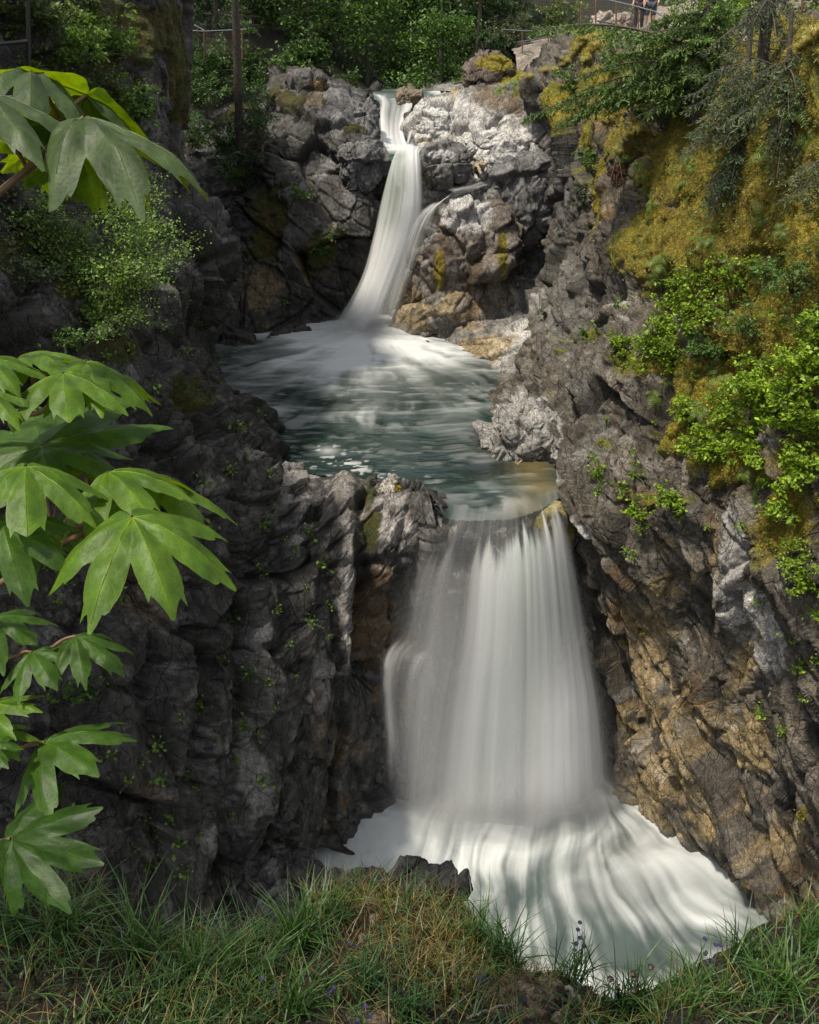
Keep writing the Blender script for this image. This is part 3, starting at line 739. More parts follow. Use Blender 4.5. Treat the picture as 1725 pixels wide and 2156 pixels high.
# lower river, z = -18
h, w = 520, 600
ys = np.linspace(6.0, 19, h); xs = np.linspace(-8, 14.0, w)
X, Y = np.meshgrid(xs, ys); Z = np.full_like(X, -18.0)
px, py, dep = proj(np.stack([X, Y, Z], -1))
IMP2 = PZ(1075, 1540, -18.0)
dx, dy = X - IMP2[0], Y - IMP2[1]
r = np.hypot(dx, dy); th = np.arctan2(dx, -dy)
warp = fbm(np.stack([X * 0.45, Y * 0.45, X * 0], -1).astype(F4), 3, 23)
bend = th + 0.03 * (r - 3) * sstep(0, 1, th) + 0.12 * warp
st = fbm(np.stack([bend * 5 + 0.4 * warp, r * 0.20 + 0.4 * warp, r * 0], -1).astype(F4), 4, 21)
st2 = fbm(np.stack([bend * 2.2 + 0.7 * warp, r * 0.36 + 0.4 * warp, r * 0 + 9], -1).astype(F4), 3, 22)
st3 = fbm(np.stack([bend * 13 + 0.6 * warp, r * 0.34, r * 0 + 3], -1).astype(F4), 3, 25)
blob = soft(px, py, [(1075,1700,210,100,1.05),(1190,1720,70,120,0.85),(850,1710,150,70,0.8),(1350,1830,200,55,0.75),(1000,1740,140,70,0.75),(740,1790,80,60,0.65),(1480,1910,130,60,0.65),(1300,1700,80,60,0.75),(930,1820,170,50,0.5)])
dark = soft(px, py, [(1100,1875,45,45,0.85),(1200,1990,120,50,0.6),(1120,1765,50,30,0.3),(700,1740,40,30,0.5),(1000,1855,130,22,0.4),(1330,2010,140,40,0.5),(1290,1830,80,18,0.3),(1420,1960,90,25,.3)])
st4 = fbm(np.stack([bend * 34 + 0.6 * warp, r * 0.45, r * 0 + 6], -1).astype(F4), 3, 27)
bil = fbm(np.stack([bend * 4 + 1.2 * warp, r * 0.9 + warp, r * 0 + 12], -1).astype(F4), 4, 29)
bil2 = fbm(np.stack([X * 1.1 + warp, Y * 1.1, X * 0 + 2], -1).astype(F4), 5, 31)
fo = 0.46 + 0.48 * blob + 0.42 * st + 0.42 * st2 + 0.40 * st3 + 0.40 * st4 + 0.42 * bil + 0.30 * bil2 - 0.60 * dark
fo = sstep(-0.15, 1.1, fo)
Z = Z + 0.7 * soft(px, py, [(1070,1690,150,90,1.0)]) + 0.5 * soft(px, py, [(1195,1730,60,120,1.0),(1350,1830,180,40,.7),(860,1730,110,60,.7)]) + 0.16 * st2 + 0.06 * st + 0.12 * bil + 0.05 * bil2 + 0.05 * st3 - 0.2 * dark
c = lerp(np.ones((h, w, 3)) * np.array([0.050, 0.070, 0.068]), np.ones((h, w, 3)) * np.array([0.16, 0.19, 0.185]), sstep(-0.4, 0.5, st2))
water_sheet('churning white river at the foot of the lower waterfall', np.stack([X, Y, Z], -1), fo, c, rough=0.85)

def mist(label, c, rad, dens, seed):
    th = np.linspace(0.001, math.pi - 0.001, 16)[:, None]; ph = np.linspace(0, 2 * math.pi, 29)[None, :-1]
    D = np.stack([np.sin(th) * np.cos(ph), np.sin(th) * np.sin(ph), np.cos(th) + 0 * ph], -1)
    i = np.arange(16 * 28).reshape(16, 28); j = np.roll(i, -1, 1)
    o = mesh_from('mist', D.reshape(-1, 3), np.stack([i[:-1], i[1:], j[1:], j[:-1]], -1).reshape(-1, 4), mist_material('mist', dens, seed), smooth=True)
    o.location = tuple(float(v) for v in c); o.scale = rad
    tag(o, label, 'mist', kind='stuff')
mist('spray drifting over the foot of the lower waterfall', PZ(1060, 1690, -17.3) + np.array([0, 0, .2]), (4.2, 1.8, 1.1), 0.8, 1)
mist('spray at the foot of the upper waterfall', PZ(770, 700, -8.8), (2.3, 1.3, 1.0), 0.8, 2)
mist('thin spray spreading down the lower river', PZ(1330, 1830, -17.7), (3.0, 1.9, 0.8), 0.5, 3)

def fall(label, net, h, w, top, dens, streak, seed, tintc=(0.93, 0.95, 0.94), green=(), bulge=0.0, edge=(0.10, 0.10), name='water', ragged=0.25, sv=0.9, rough=1.0, top_u=None):
    G = surf(net, h, w)
    v = np.linspace(0, 1, h)[:, None] * np.ones((1, w)); u = np.ones((h, 1)) * np.linspace(0, 1, w)[None]
    s1 = fbm(np.stack([u * streak, v * sv, v * 0 + seed], -1).astype(F4), 3, seed)
    s2 = fbm(np.stack([u * streak * 3.7, v * sv * 0.9, v * 0 + seed], -1).astype(F4), 3, seed + 1)
    s0 = vnoise(np.stack([u * streak * 0.35, v * 1.2, v * 0 + seed], -1).astype(F4), seed + 2)
    n = normals(G); n = n * np.where((n * G).sum(-1).mean() > 0, -1, 1)
    G = G + n * (bulge * np.sin(u * np.pi) + 0.05 * s1 + 0.015 * s2 + 0.16 * s0 * rough)[..., None]
    s3 = fbm(np.stack([u * streak * 9, v * sv * 0.7, v * 0 + seed], -1).astype(F4), 2, seed + 4)
    dn = dens(u, v) * (1 + 0.50 * s1 + 0.32 * s2 + 0.16 * s3 + 0.45 * s0)
    jag = ragged * (0.5 * s1 + 0.8 * s2 + 0.35 * s0)
    vt = v + jag * top[1] - (0 if top_u is None else top_u(u))
    dn = dn * sstep(top[0], top[1], vt)
    dn = dn * sstep(0, edge[0], u + 0.12 * s1) * sstep(0, edge[1], 1 - u + 0.12 * s1)
    dn = dn * sstep(0.98, 0.76, v + 0.12 * s1)
    c = np.ones((h, w, 3)) * np.array(tintc)
    px, py, _ = proj(G)
    if green:
        c = lerp(c, np.ones((h, w, 3)) * np.array([0.52, 0.63, 0.50]), soft(px, py, green) * (0.6 + 0.8 * s1).clip(0, 1))
    c = c * (1 - 0.20 * sstep(-0.1, 0.6, -s1 - 0.5 * s2 - 0.3 * s0))[..., None]
    o = mesh_from(name, G.reshape(-1, 3), gridfaces(h, w), M_FALL, smooth=True, attrs={'Col': np.clip(c, 0, 0.9).reshape(-1, 3), 'Dens': np.clip(dn, 0, 1).ravel()})
    tag(o, label, 'waterfall', kind='structure')
    return o

# lower waterfall
LOW = [
 [(945,1048,17.2),(1010,1048,17.1),(1075,1040,17.2),(1130,1030,17.4),(1172,1022,17.6)],
 [(925,1090,16.20),(1000,1108,15.95),(1070,1102,16.05),(1130,1082,16.4),(1186,1052,16.9)],
 [(870,1190,15.95),(980,1200,15.60),(1075,1195,15.60),(1150,1180,15.9),(1212,1160,16.5)],
 [(828,1330,15.75),(962,1350,15.4),(1075,1350,15.4),(1165,1340,15.6),(1245,1330,16.2)],
 [(805,1490,15.55),(935,1500,15.3),(1070,1500,15.3),(1175,1490,15.4),(1278,1490,15.9)],
 [(800,1650,15.4),(915,1660,15.2),(1065,1670,15.15),(1180,1660,15.2),(1300,1650,15.6)],
 [(785,1770,15.0),(895,1790,14.9),(1065,1800,14.75),(1195,1790,14.8),(1335,1770,15.2)]]
TOPU = lambda u: 0.10 * np.clip(0.75 - u, 0, 1) - 0.05 * sstep(0.8, 1.0, u)
def dlow(u, v):
    left = 0.27 + 0.14 * sstep(0.5, 0.9, v) - 0.10 * np.exp(-((u - 0.24) / 0.08) ** 2)
    t = sstep(0.24, 0.42, u)
    gap = 0.30 * np.exp(-((u - 0.66) / 0.07) ** 2) * sstep(0.3, 0.5, v) * sstep(0.85, 0.6, v)
    return left * (1 - t) + (1.25 - gap - 0.35 * sstep(0.82, 1.0, u)) * t
fall('wide silky lower waterfall spilling into the gorge', LOW, 460, 400, (0.185, 0.28), dlow, 9, 41,
     green=[(1100,1280,60,260,0.8)], bulge=0.15, edge=(0.14, 0.14), ragged=0.35, top_u=TOPU)
LOW2 = [[(x, y, Y_ - 0.40) for (x, y, Y_) in r] for r in LOW]
def dlow2(u, v):
    q = u + 0.10 * (v - 0.5)
    return (0.75 * np.exp(-((q - 0.78) / 0.13) ** 2) * sstep(0.42, 0.70, v) + 0.55 * np.exp(-((u - 0.44 + 0.06 * v) / 0.10) ** 2) * sstep(0.2, 0.4, v)
            + 0.25 * np.exp(-((u - 0.2) / 0.10) ** 2) * sstep(0.25, 0.6, v) + 0.30 * np.exp(-((u - 0.92) / 0.08) ** 2) * sstep(0.15, 0.4, v))
fall('brighter strands of the lower waterfall bulging outwards', LOW2, 460, 300, (0.1, 0.3), dlow2, 8, 51, bulge=0.2, edge=(0.12, 0.12))
LOW3 = [[(x + (x - 1060) * 0.05, y, Y_ - 0.2) for (x, y, Y_) in r] for r in LOW]
fall('soft outer spray of the lower waterfall', LOW3, 300, 240, (0.12, 0.5), lambda u, v: 0.22 * (0.3 + v), 7, 57, bulge=0.3, edge=(0.35, 0.35))
# glassy veil where the pool bends over the lip
def dveil(u, v): return 0.19 * sstep(0.02, 0.12, v) * sstep(0.8, 0.3, v) * (0.55 + 0.45 * sstep(0.6, 0.2, u))
fall('thin veil of water sliding over the lip of the pool', [[(x, y, Y_ - 0.06) for (x, y, Y_) in r] for r in LOW[:4]], 300, 300, (0.0, 0.05), dveil, 14, 61, edge=(0.08, 0.08), rough=0.2)
# side trickle on the ledge, left
fall('thin water sheet dropping off the side ledge', [
 [(838,1340,15.5),(870,1345,15.3),(910,1370,15.2),(945,1400,15.3)],
 [(808,1380,15.35),(838,1385,15.05),(885,1400,14.98),(935,1425,15.1)],
 [(798,1440,15.2),(830,1450,14.95),(872,1470,14.9),(935,1480,15.0)],
 [(805,1550,15.0),(836,1550,14.8),(874,1560,14.8),(935,1560,14.95)],
 [(812,1690,14.7),(845,1690,14.6),(882,1700,14.6),(940,1700,14.8)]], 260, 150, (0.0, 0.40),
 lambda u, v: 0.36 * np.exp(-((u - 0.20) / 0.12) ** 2) + 0.20 * sstep(0.7, 0.1, v) + 0.08, 6, 71, edge=(0.22, 0.4))

# upper waterfall
UP = [
 [(838,318,33.0),(858,318,32.9),(892,318,32.8)],
 [(822,350,31.7),(852,344,31.4),(886,344,31.5)],
 [(797,425,31.2),(845,425,30.8),(890,428,31.1)],
 [(778,500,31.0),(828,500,30.6),(882,505,30.9)],
 [(752,585,30.8),(803,590,30.4),(856,592,30.6)],
 [(705,665,30.5),(770,680,30.1),(832,680,30.3)],
 [(665,715,30.0),(765,735,29.5),(850,728,29.9)]]
fall('narrow silky upper waterfall plunging into the pool', UP, 340, 240, (0.02, 0.14), lambda u, v: 0.62 + 0.5 * sstep(0.3, 0.6, v) - 0.25 * np.exp(-((u - 0.45) / 0.15) ** 2) * sstep(0.6, 0.2, v), 6, 81,
     green=[(830,400,26,130,0.9)], bulge=0.2, edge=(0.16, 0.16), ragged=0.2)
UP2 = [[(x + (6 if y < 560 else 0), y, Y_ - 0.3) for (x, y, Y_) in r] for r in UP]
fall('bright twisting strand of the upper waterfall', UP2, 300, 160, (0.05, 0.2), lambda u, v: 0.8 * np.exp(-((u - 0.80 + 0.35 * v) / 0.16) ** 2) + 0.5 * np.exp(-((u - 0.25 - 0.1 * v) / 0.14) ** 2) * sstep(0.4, 0.6, v), 5, 85, bulge=0.2, edge=(0.15, 0.15))
fall('loose right hand strands of the upper waterfall', [
 [(960,402,30.85),(940,412,30.75),(905,430,30.65)],
 [(925,430,30.15),(905,440,30.05),(880,455,29.95)],
 [(905,480,29.85),(885,480,29.65),(860,490,29.65)],
 [(880,550,29.65),(862,555,29.45),(838,560,29.45)],
 [(855,620,29.45),(838,625,29.25),(815,630,29.25)],
 [(835,700,29.15),(818,705,29.05),(795,705,29.05)]], 220, 90, (0.0, 0.08), lambda u, v: 0.55 - 0.1 * v, 5, 91, edge=(0.2, 0.3))
fall('short side trickle feeding the upper waterfall', [
 [(1030,384,31.45),(1025,378,31.55),(1010,372,31.75)],
 [(990,400,31.15),(985,392,31.25),(975,386,31.45)],
 [(955,412,30.65),(945,404,30.75),(938,398,30.95)]], 60, 30, (0.0, 0.05), lambda u, v: 0.5 + 0 * v, 4, 95, edge=(0.3, 0.3))
fall('bright cascade above the upper waterfall', [
 [(785,196,41.5),(830,196,41.5),(862,200,41)],
 [(800,213,39.5),(835,213,39.2),(868,225,38.5)],
 [(798,240,37.8),(830,240,37.5),(858,243,37.2)],
 [(800,275,36.4),(828,275,36.0),(850,270,36.0)],
 [(802,302,35.2),(835,305,34.6),(862,302,34.6)],
 [(805,318,34.2),(845,320,33.6),(880,316,33.6)]], 200, 120, (0.0, 0.05), lambda u, v: 0.62 + 0.4 * sstep(0.35, 0.6, v), 6, 101, edge=(0.12, 0.14))
fall('small split stream beside the bright cascade', [
 [(886,203,40.5),(900,202,40.5),(925,203,40.5)],
 [(885,214,38.8),(900,214,38.6),(922,212,38.8)],
 [(868,232,37.6),(880,232,37.4),(895,228,37.6)]], 60, 50, (0.0, 0.1), lambda u, v: 0.7 + 0 * v, 5, 111, edge=(0.15, 0.15))
fall('thin white thread beside the pale boulder', [
 [(866,262,36.6),(872,258,36.5),(878,256,36.4)],
 [(856,285,35.6),(862,284,35.4),(868,282,35.4)],
 [(848,308,34.7),(855,308,34.5),(862,306,34.5)]], 60, 30, (0.0, 0.1), lambda u, v: 0.6 + 0 * v, 4, 121, edge=(0.3, 0.3))
# small step pool between the falls
h, w = 120, 160
xs = np.linspace(-1.35, 1.15, w); ys = np.linspace(31.7, 36.5, h)
X, Y = np.meshgrid(xs, ys)
st = fbm(np.stack([X * 1.2, Y * 2.5, X * 0], -1).astype(F4), 4, 131)
px, py, _ = proj(np.stack([X, Y, X * 0 - 3.05], -1))
fo = np.clip(soft(px, py, [(835,308,50,12,1.1),(880,318,30,6,0.6)]) + 0.5 * st * 0.6, 0, 1)
Z = -3.05 + 0.03 * st - 0.35 * np.clip(32.3 - Y, 0, 2) ** 2
water_sheet('small green step pool between the two upper falls', np.stack([X, Y, Z], -1), fo, DEEP * 1.6, keep=(X > -0.72 - 0.35 * sstep(32.2, 33.5, Y)) & (X < 0.42 + 0.55 * sstep(32.3, 33.2, Y)))
# river above
h, w = 140, 160
xs = np.linspace(-8, 10, w); ys = np.linspace(39.6, 75, h)
X, Y = np.meshgrid(xs, ys)
st = fbm(np.stack([X * 0.7, Y * 0.9, X * 0], -1).astype(F4), 4, 141)
fo = np.clip(0.1 + 0.9 * sstep(0.1, 0.5, st) * sstep(46, 40, Y), 0, 1)
water_sheet('shallow river arriving at the top of the falls', np.stack([X, Y, -1.35 + 0.05 * st + 0.004 * (Y - 40) - 0.4 * np.clip(41.6 - Y, 0, 3) ** 2], -1), fo, DEEP * 2, keep=(Y > 42) | ((X > -1.75) & (X < 1.45)))

# ------------------------------------------------------------------ plants and wood
UPV = np.array([0, 0, 1.0])
def unit(v):
    v = np.asarray(v, float)
    return v / (np.linalg.norm(v, axis=-1, keepdims=True) + 1e-9)

def tube_arr(pts, rads, sides=6):
    pts = np.asarray(pts, float); k = len(pts)
    tang = unit(np.gradient(pts, axis=0))
    ref = np.array([0.31, 0.17, 0.93]) if abs(tang[0][2]) < 0.85 else np.array([0.93, 0.2, 0.1])
    a = unit(np.cross(tang, ref)); b = np.cross(tang, a)
    ang = np.linspace(0, 2 * np.pi, sides, endpoint=False)
    V = pts[:, None] + np.asarray(rads)[:, None, None] * (a[:, None] * np.cos(ang)[None, :, None] + b[:, None] * np.sin(ang)[None, :, None])
    i = np.arange(k * sides).reshape(k, sides); j = np.roll(i, -1, axis=1)
    Fc = np.stack([i[:-1], j[:-1], j[1:], i[1:]], -1).reshape(-1, 4)
    return V.reshape(-1, 3), Fc

class MB:
    """collects quads with colours into one mesh"""
    def __init__(s): s.V = []; s.F = []; s.C = []; s.n = 0
    def add(s, V, Fc, c):
        V = np.asarray(V, float); s.V.append(V); s.F.append(np.asarray(Fc) + s.n); s.n += len(V)
        c = np.asarray(c, float)
        s.C.append(np.broadcast_to(c, (len(V), 3)) if c.ndim == 1 else c)
    def tube(s, pts, r0, r1=None, sides=6, c=(1, 1, 1)):
        k = len(pts); r = np.linspace(r0, r0 if r1 is None else r1, k)
        V, Fc = tube_arr(pts, r, sides); s.add(V, Fc, c)
    def quads(s, Q4, c):
        m = len(Q4)
        s.add(Q4.reshape(-1, 3), np.arange(m * 4).reshape(m, 4), np.repeat(np.asarray(c), 4, axis=0) if np.ndim(c) == 2 else c)
    def box(s, lo, hi, c=(1, 1, 1), M=None):
        x = np.array([[a, b, d] for a in (lo[0], hi[0]) for b in (lo[1], hi[1]) for d in (lo[2], hi[2])], float)
        if M is not None: x = x @ M[:3, :3].T + M[:3, 3]
        s.add(x, np.array([[0, 1, 3, 2], [4, 6, 7, 5], [0, 4, 5, 1], [2, 3, 7, 6], [0, 2, 6, 4], [1, 5, 7, 3]]), c)
    def build(s, name, mat, parent=None, smooth=False):
        V = np.concatenate(s.V); Fc = np.concatenate(s.F); C = np.concatenate(s.C)
        return mesh_from(name, V, Fc, mat, parent, smooth, {'Col': np.clip(C, 0, 1)})

def leaves_at(cent, size, c0, c1, up=0.7, aspect=0.62, jitter=0.35):
    """pointed leaf quads scattered at centres; returns quads, colours"""
    n = len(cent)
    nrm = unit(rng.normal(size=(n, 3)) * (1 - up * 0.6) + UPV * up)
    ax = unit(np.cross(nrm, rng.normal(size=(n, 3))))
    bx = np.cross(nrm, ax)
    L = size * (1 + jitter * rng.normal(size=(n, 1))).clip(0.45, 1.8)
    Wd = L * aspect
    q = np.stack([cent - ax * L * 0.5, cent + bx * Wd * 0.5 + ax * L * 0.05, cent + ax * L * 0.5 - nrm * L * 0.12, cent - bx * Wd * 0.5 + ax * L * 0.05], 1)
    t = rng.random((n, 1)) ** 1.2
    c = np.asarray(c0) * (1 - t) + np.asarray(c1) * t
    c = c * (1 + 0.22 * rng.normal(size=(n, 1))).clip(0.5, 1.6)
    return q, c

def bez(a, b, c, n):
    t = np.linspace(0, 1, n)[:, None]
    return (1 - t) ** 2 * a + 2 * t * (1 - t) * b + t * t * c

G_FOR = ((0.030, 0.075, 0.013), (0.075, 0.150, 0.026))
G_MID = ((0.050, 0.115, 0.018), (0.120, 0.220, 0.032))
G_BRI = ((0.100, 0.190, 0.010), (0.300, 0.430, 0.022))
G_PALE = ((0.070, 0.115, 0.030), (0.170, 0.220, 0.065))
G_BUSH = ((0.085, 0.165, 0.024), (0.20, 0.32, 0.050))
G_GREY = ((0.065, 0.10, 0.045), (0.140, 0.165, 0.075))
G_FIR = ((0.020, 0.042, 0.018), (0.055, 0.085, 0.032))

def shrub(label, base, nrm, height, spread, nstem, nleaf, size, cols, group='shrubs on the gorge walls', name='shrub', lean=0.35, droop=0.25, stem_r=0.012, cat='shrub'):
    root = empty(name, base, label, cat, group)
    st = MB(); fo = MB()
    nrm = unit(nrm); axis = unit(UPV * (1 - lean) + nrm * lean)
    for i in range(nstem):
        d = unit(rng.normal(size=3) * np.array([1, 1, 0.5]))
        d = d - nrm * min(0, d @ nrm) * 1.0
        tip = axis * height * rng.uniform(0.55, 1.05) + d * spread * rng.uniform(0.35, 1.0)
        mid = tip * 0.5 + axis * height * 0.22 + rng.normal(size=3) * spread * 0.08
        tip = tip - UPV * droop * spread * rng.uniform(0.2, 1.0)
        pts = bez(np.zeros(3) - axis * 0.1, mid, tip, 9)
        st.tube(pts, stem_r, stem_r * 0.25, 5)
        m = max(3, nleaf // nstem)
        k = max(3, int(4 + spread * 5))
        cs = []
        for j in range(k):
            t = rng.uniform(0.35, 1.0)
            p = pts[int(t * 8)]
            e = p + unit(rng.normal(size=3) * np.array([1, 1, 0.45]) + 0.25 * nrm + 0.15 * d) * spread * rng.uniform(0.12, 0.38)
            tw = bez(p, (p + e) / 2 + UPV * 0.04 * spread, e, 5)
            st.tube(tw, stem_r * 0.35, stem_r * 0.15, 3)
            mm = max(2, m // k)
            tt = rng.uniform(0.25, 1.08, (mm, 1))
            cs.append(p + (e - p) * tt + rng.normal(size=(mm, 3)) * np.array([1, 1, 0.6]) * spread * 0.055)
        q, c = leaves_at(np.concatenate(cs), size, *cols, up=0.75)
        fo.quads(q, c * rng.uniform(0.8, 1.2))
    st.build('stem', M_STEM, root)
    fo.build('foliage', M_LEAF, root)
    return root

def broadleaf(label, base, H, R, nlimb, nleaf, size, cols, group='trees behind the falls', trunk_r=0.16, low=0.25, name='tree', lean=(0, 0)):
    root = empty(name, base, label, 'tree', group)
    tr = MB(); cr = MB()
    top = np.array([lean[0], lean[1], H * 0.95])
    pts = bez(np.array([0, 0, -0.6]), np.array([R * 0.1 * rng.normal(), R * 0.1 * rng.normal(), H * 0.5]), top, 12)
    tr.tube(pts, trunk_r, trunk_r * 0.2, 8)
    for i in range(nlimb):
        t = rng.uniform(low, 0.98)
        p = pts[int(t * 11)]
        a = rng.uniform(0, 2 * np.pi)
        ln_ = R * rng.uniform(0.5, 1.05) * (1.15 - 0.6 * t)
        e = p + np.array([math.cos(a) * ln_, math.sin(a) * ln_, ln_ * rng.uniform(-0.15, 0.5)])
        lb = bez(p, (p + e) / 2 + UPV * ln_ * 0.22, e, 7)
        tr.tube(lb, trunk_r * 0.32 * (1.1 - t), trunk_r * 0.06, 5)
        k = 5
        for j in range(k):
            s = rng.uniform(0.35, 1.0)
            c0 = lb[int(s * 6)] + rng.normal(size=3) * R * 0.14
            rr = R * rng.uniform(0.13, 0.30)
            m = nleaf // (nlimb * k)
            cent = c0 + rng.normal(size=(m, 3)) * np.array([1, 1, 0.42]) * rr
            q, c = leaves_at(cent, size, *cols, up=0.75)
            cr.quads(q, c * rng.uniform(0.65, 1.3))
    tr.build('trunk', M_BARK, root, True)
    cr.build('crown', M_LEAF, root)
    return root

def bough(mb, wood, p0, tip, sag, n, tw, dens=16, col=G_FIR, nl=0.07):
    """flat drooping conifer bough: side twigs with short needle sprays"""
    p0 = np.asarray(p0, float); tip = np.asarray(tip, float)
    L = np.linalg.norm(tip - p0)
    mid = (p0 + tip) / 2 + UPV * sag * L
    pts = bez(p0, mid, tip, n + 2)
    wood.tube(pts, 0.006 + 0.012 * L, 0.004, 4)
    dirv = unit(tip - p0); side = unit(np.cross(dirv, UPV))
    Q4 = []; Cc = []
    for k in range(2, n + 2):
        f = k / (n + 1)
        for s in (-1, 1):
            l = tw * (1 - 0.62 * f) * rng.uniform(0.6, 1.15)
            d = unit(side * s + dirv * rng.uniform(0.5, 0.9) - UPV * rng.uniform(0.15, 0.6) + rng.normal(size=3) * 0.12)
            a = pts[k]; e = a + d * l - UPV * 0.18 * l
            wood.tube(np.stack([a, (a + e) / 2 + UPV * 0.03, e]), 0.004, 0.002, 3)
            m = max(4, int(dens * l / 0.5))
            t = rng.uniform(0.05, 1.05, m)[:, None]
            c = a + (e - a) * t
            nd = unit(d + rng.normal(size=(m, 3)) * 0.75)
            wd = unit(np.cross(nd, rng.normal(size=(m, 3)) + UPV)) * nl * 0.16
            ln_ = nl * rng.uniform(0.7, 1.3, (m, 1))
            Q4.append(np.stack([c - wd, c + wd, c + nd * ln_ + wd * 0.5, c + nd * ln_ - wd * 0.5], 1))
            cc = np.asarray(col[0]) + (np.asarray(col[1]) - np.asarray(col[0])) * (rng.random((m, 1)) * 0.6 + 0.4 * t)
            Cc.append(cc)
    Q4 = np.concatenate(Q4); Cc = np.concatenate(Cc)
    mb.quads(Q4, Cc * rng.uniform(0.75, 1.3))

def conifer(label, base, pts, r0, r1, boughs, group, dens=16, nl=0.07, tw=0.55, col=G_FIR, cat='tree', name='conifer_tree', dead=0):
    """pts: trunk path relative to the base; boughs: (fraction, tip offset, sag)"""
    root = empty(name, base, label, cat, group)
    wd = MB(); fo = MB(); br = MB()
    pts = np.asarray(pts, float)
    path = catmull(pts, 24) if len(pts) > 2 else np.linspace(pts[0], pts[1], 24)
    V, Fc = tube_arr(path, np.linspace(r0, r1, 24), 10)
    wd.add(V, Fc, (1, 1, 1))
    for (f, off, sag) in boughs:
        p = path[int(np.clip(f, 0, 1) * 23)]
        off = np.asarray(off, float)
        bough(fo, br, p, p + off, sag, int(6 + np.linalg.norm(off) * 6), tw * (0.6 + 0.3 * np.linalg.norm(off)), dens, col, nl)
    for i in range(dead):
        p = path[rng.integers(3, 23)]
        e = p + unit(rng.normal(size=3) * np.array([1, 1, 0.3])) * rng.uniform(0.3, 1.0) - UPV * 0.15
        br.tube(bez(p, (p + e) / 2 + UPV * 0.05, e, 5), 0.012, 0.003, 4)
    wd.build('trunk', M_BARK, root, True)
    br.build('branch', M_STEM, root)
    if fo.n: fo.build('needles', M_NEEDLE, root)
    return root

# --- forest above the falls
def ground_z(x, y):
    hit, loc, nn, ii = TERR.ray_cast(Vector((x, y, 60)), Vector((0, 0, -1)))
    return loc.z if hit else 0.0
TERR = next(o for o in bpy.data.objects if o.name == 'terrain')

def at_ground(px, Y):
    x = P(px, 100, Y)[0]
    return np.array([x, Y, ground_z(x, Y)])

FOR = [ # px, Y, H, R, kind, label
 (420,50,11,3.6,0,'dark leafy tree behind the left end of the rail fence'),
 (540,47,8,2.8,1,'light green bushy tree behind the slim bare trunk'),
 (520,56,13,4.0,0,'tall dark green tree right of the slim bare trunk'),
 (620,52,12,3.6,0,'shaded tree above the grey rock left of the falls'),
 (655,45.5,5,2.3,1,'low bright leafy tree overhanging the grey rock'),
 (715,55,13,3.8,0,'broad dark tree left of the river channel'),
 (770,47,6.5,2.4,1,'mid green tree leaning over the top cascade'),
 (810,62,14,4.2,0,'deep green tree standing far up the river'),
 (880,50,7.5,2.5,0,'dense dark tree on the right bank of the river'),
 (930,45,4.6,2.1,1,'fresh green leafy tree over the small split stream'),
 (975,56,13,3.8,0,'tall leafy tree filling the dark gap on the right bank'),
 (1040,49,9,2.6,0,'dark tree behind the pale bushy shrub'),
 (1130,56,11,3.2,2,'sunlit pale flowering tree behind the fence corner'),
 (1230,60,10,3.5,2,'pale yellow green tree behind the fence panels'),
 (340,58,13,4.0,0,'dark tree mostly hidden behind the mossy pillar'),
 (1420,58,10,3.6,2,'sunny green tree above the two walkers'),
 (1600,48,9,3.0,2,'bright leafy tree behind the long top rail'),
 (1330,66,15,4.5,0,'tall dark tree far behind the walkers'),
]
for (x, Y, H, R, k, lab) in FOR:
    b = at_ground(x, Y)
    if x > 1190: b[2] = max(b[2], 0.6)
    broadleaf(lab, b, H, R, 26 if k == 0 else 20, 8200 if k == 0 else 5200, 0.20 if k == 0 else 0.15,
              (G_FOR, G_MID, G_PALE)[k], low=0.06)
for (x, Y, H, lab) in [(460,44.5,10,'thin hemlock with feathery sprays beside the rail fence'), (690,49,12,'feathery hemlock over the grey rock'), (1005,47,11,'dark hemlock right of the river channel')]:
    b = at_ground(x, Y)
    bs = []
    for i in range(40):
        f = rng.uniform(0.08, 0.97); a = rng.uniform(0, 6.28); l = (1.1 - f) * 2.2 + 0.3
        bs.append((f, (math.cos(a) * l, math.sin(a) * l, -0.25 * l), 0.16))
    conifer(lab, b, [(0, 0, -0.5), (0.1, 0, H * 0.5), (0, 0, H)], 0.14, 0.03, bs, 'trees behind the falls', dens=9, nl=0.17, tw=0.7, col=((0.02, 0.05, 0.014), (0.045, 0.095, 0.025)))

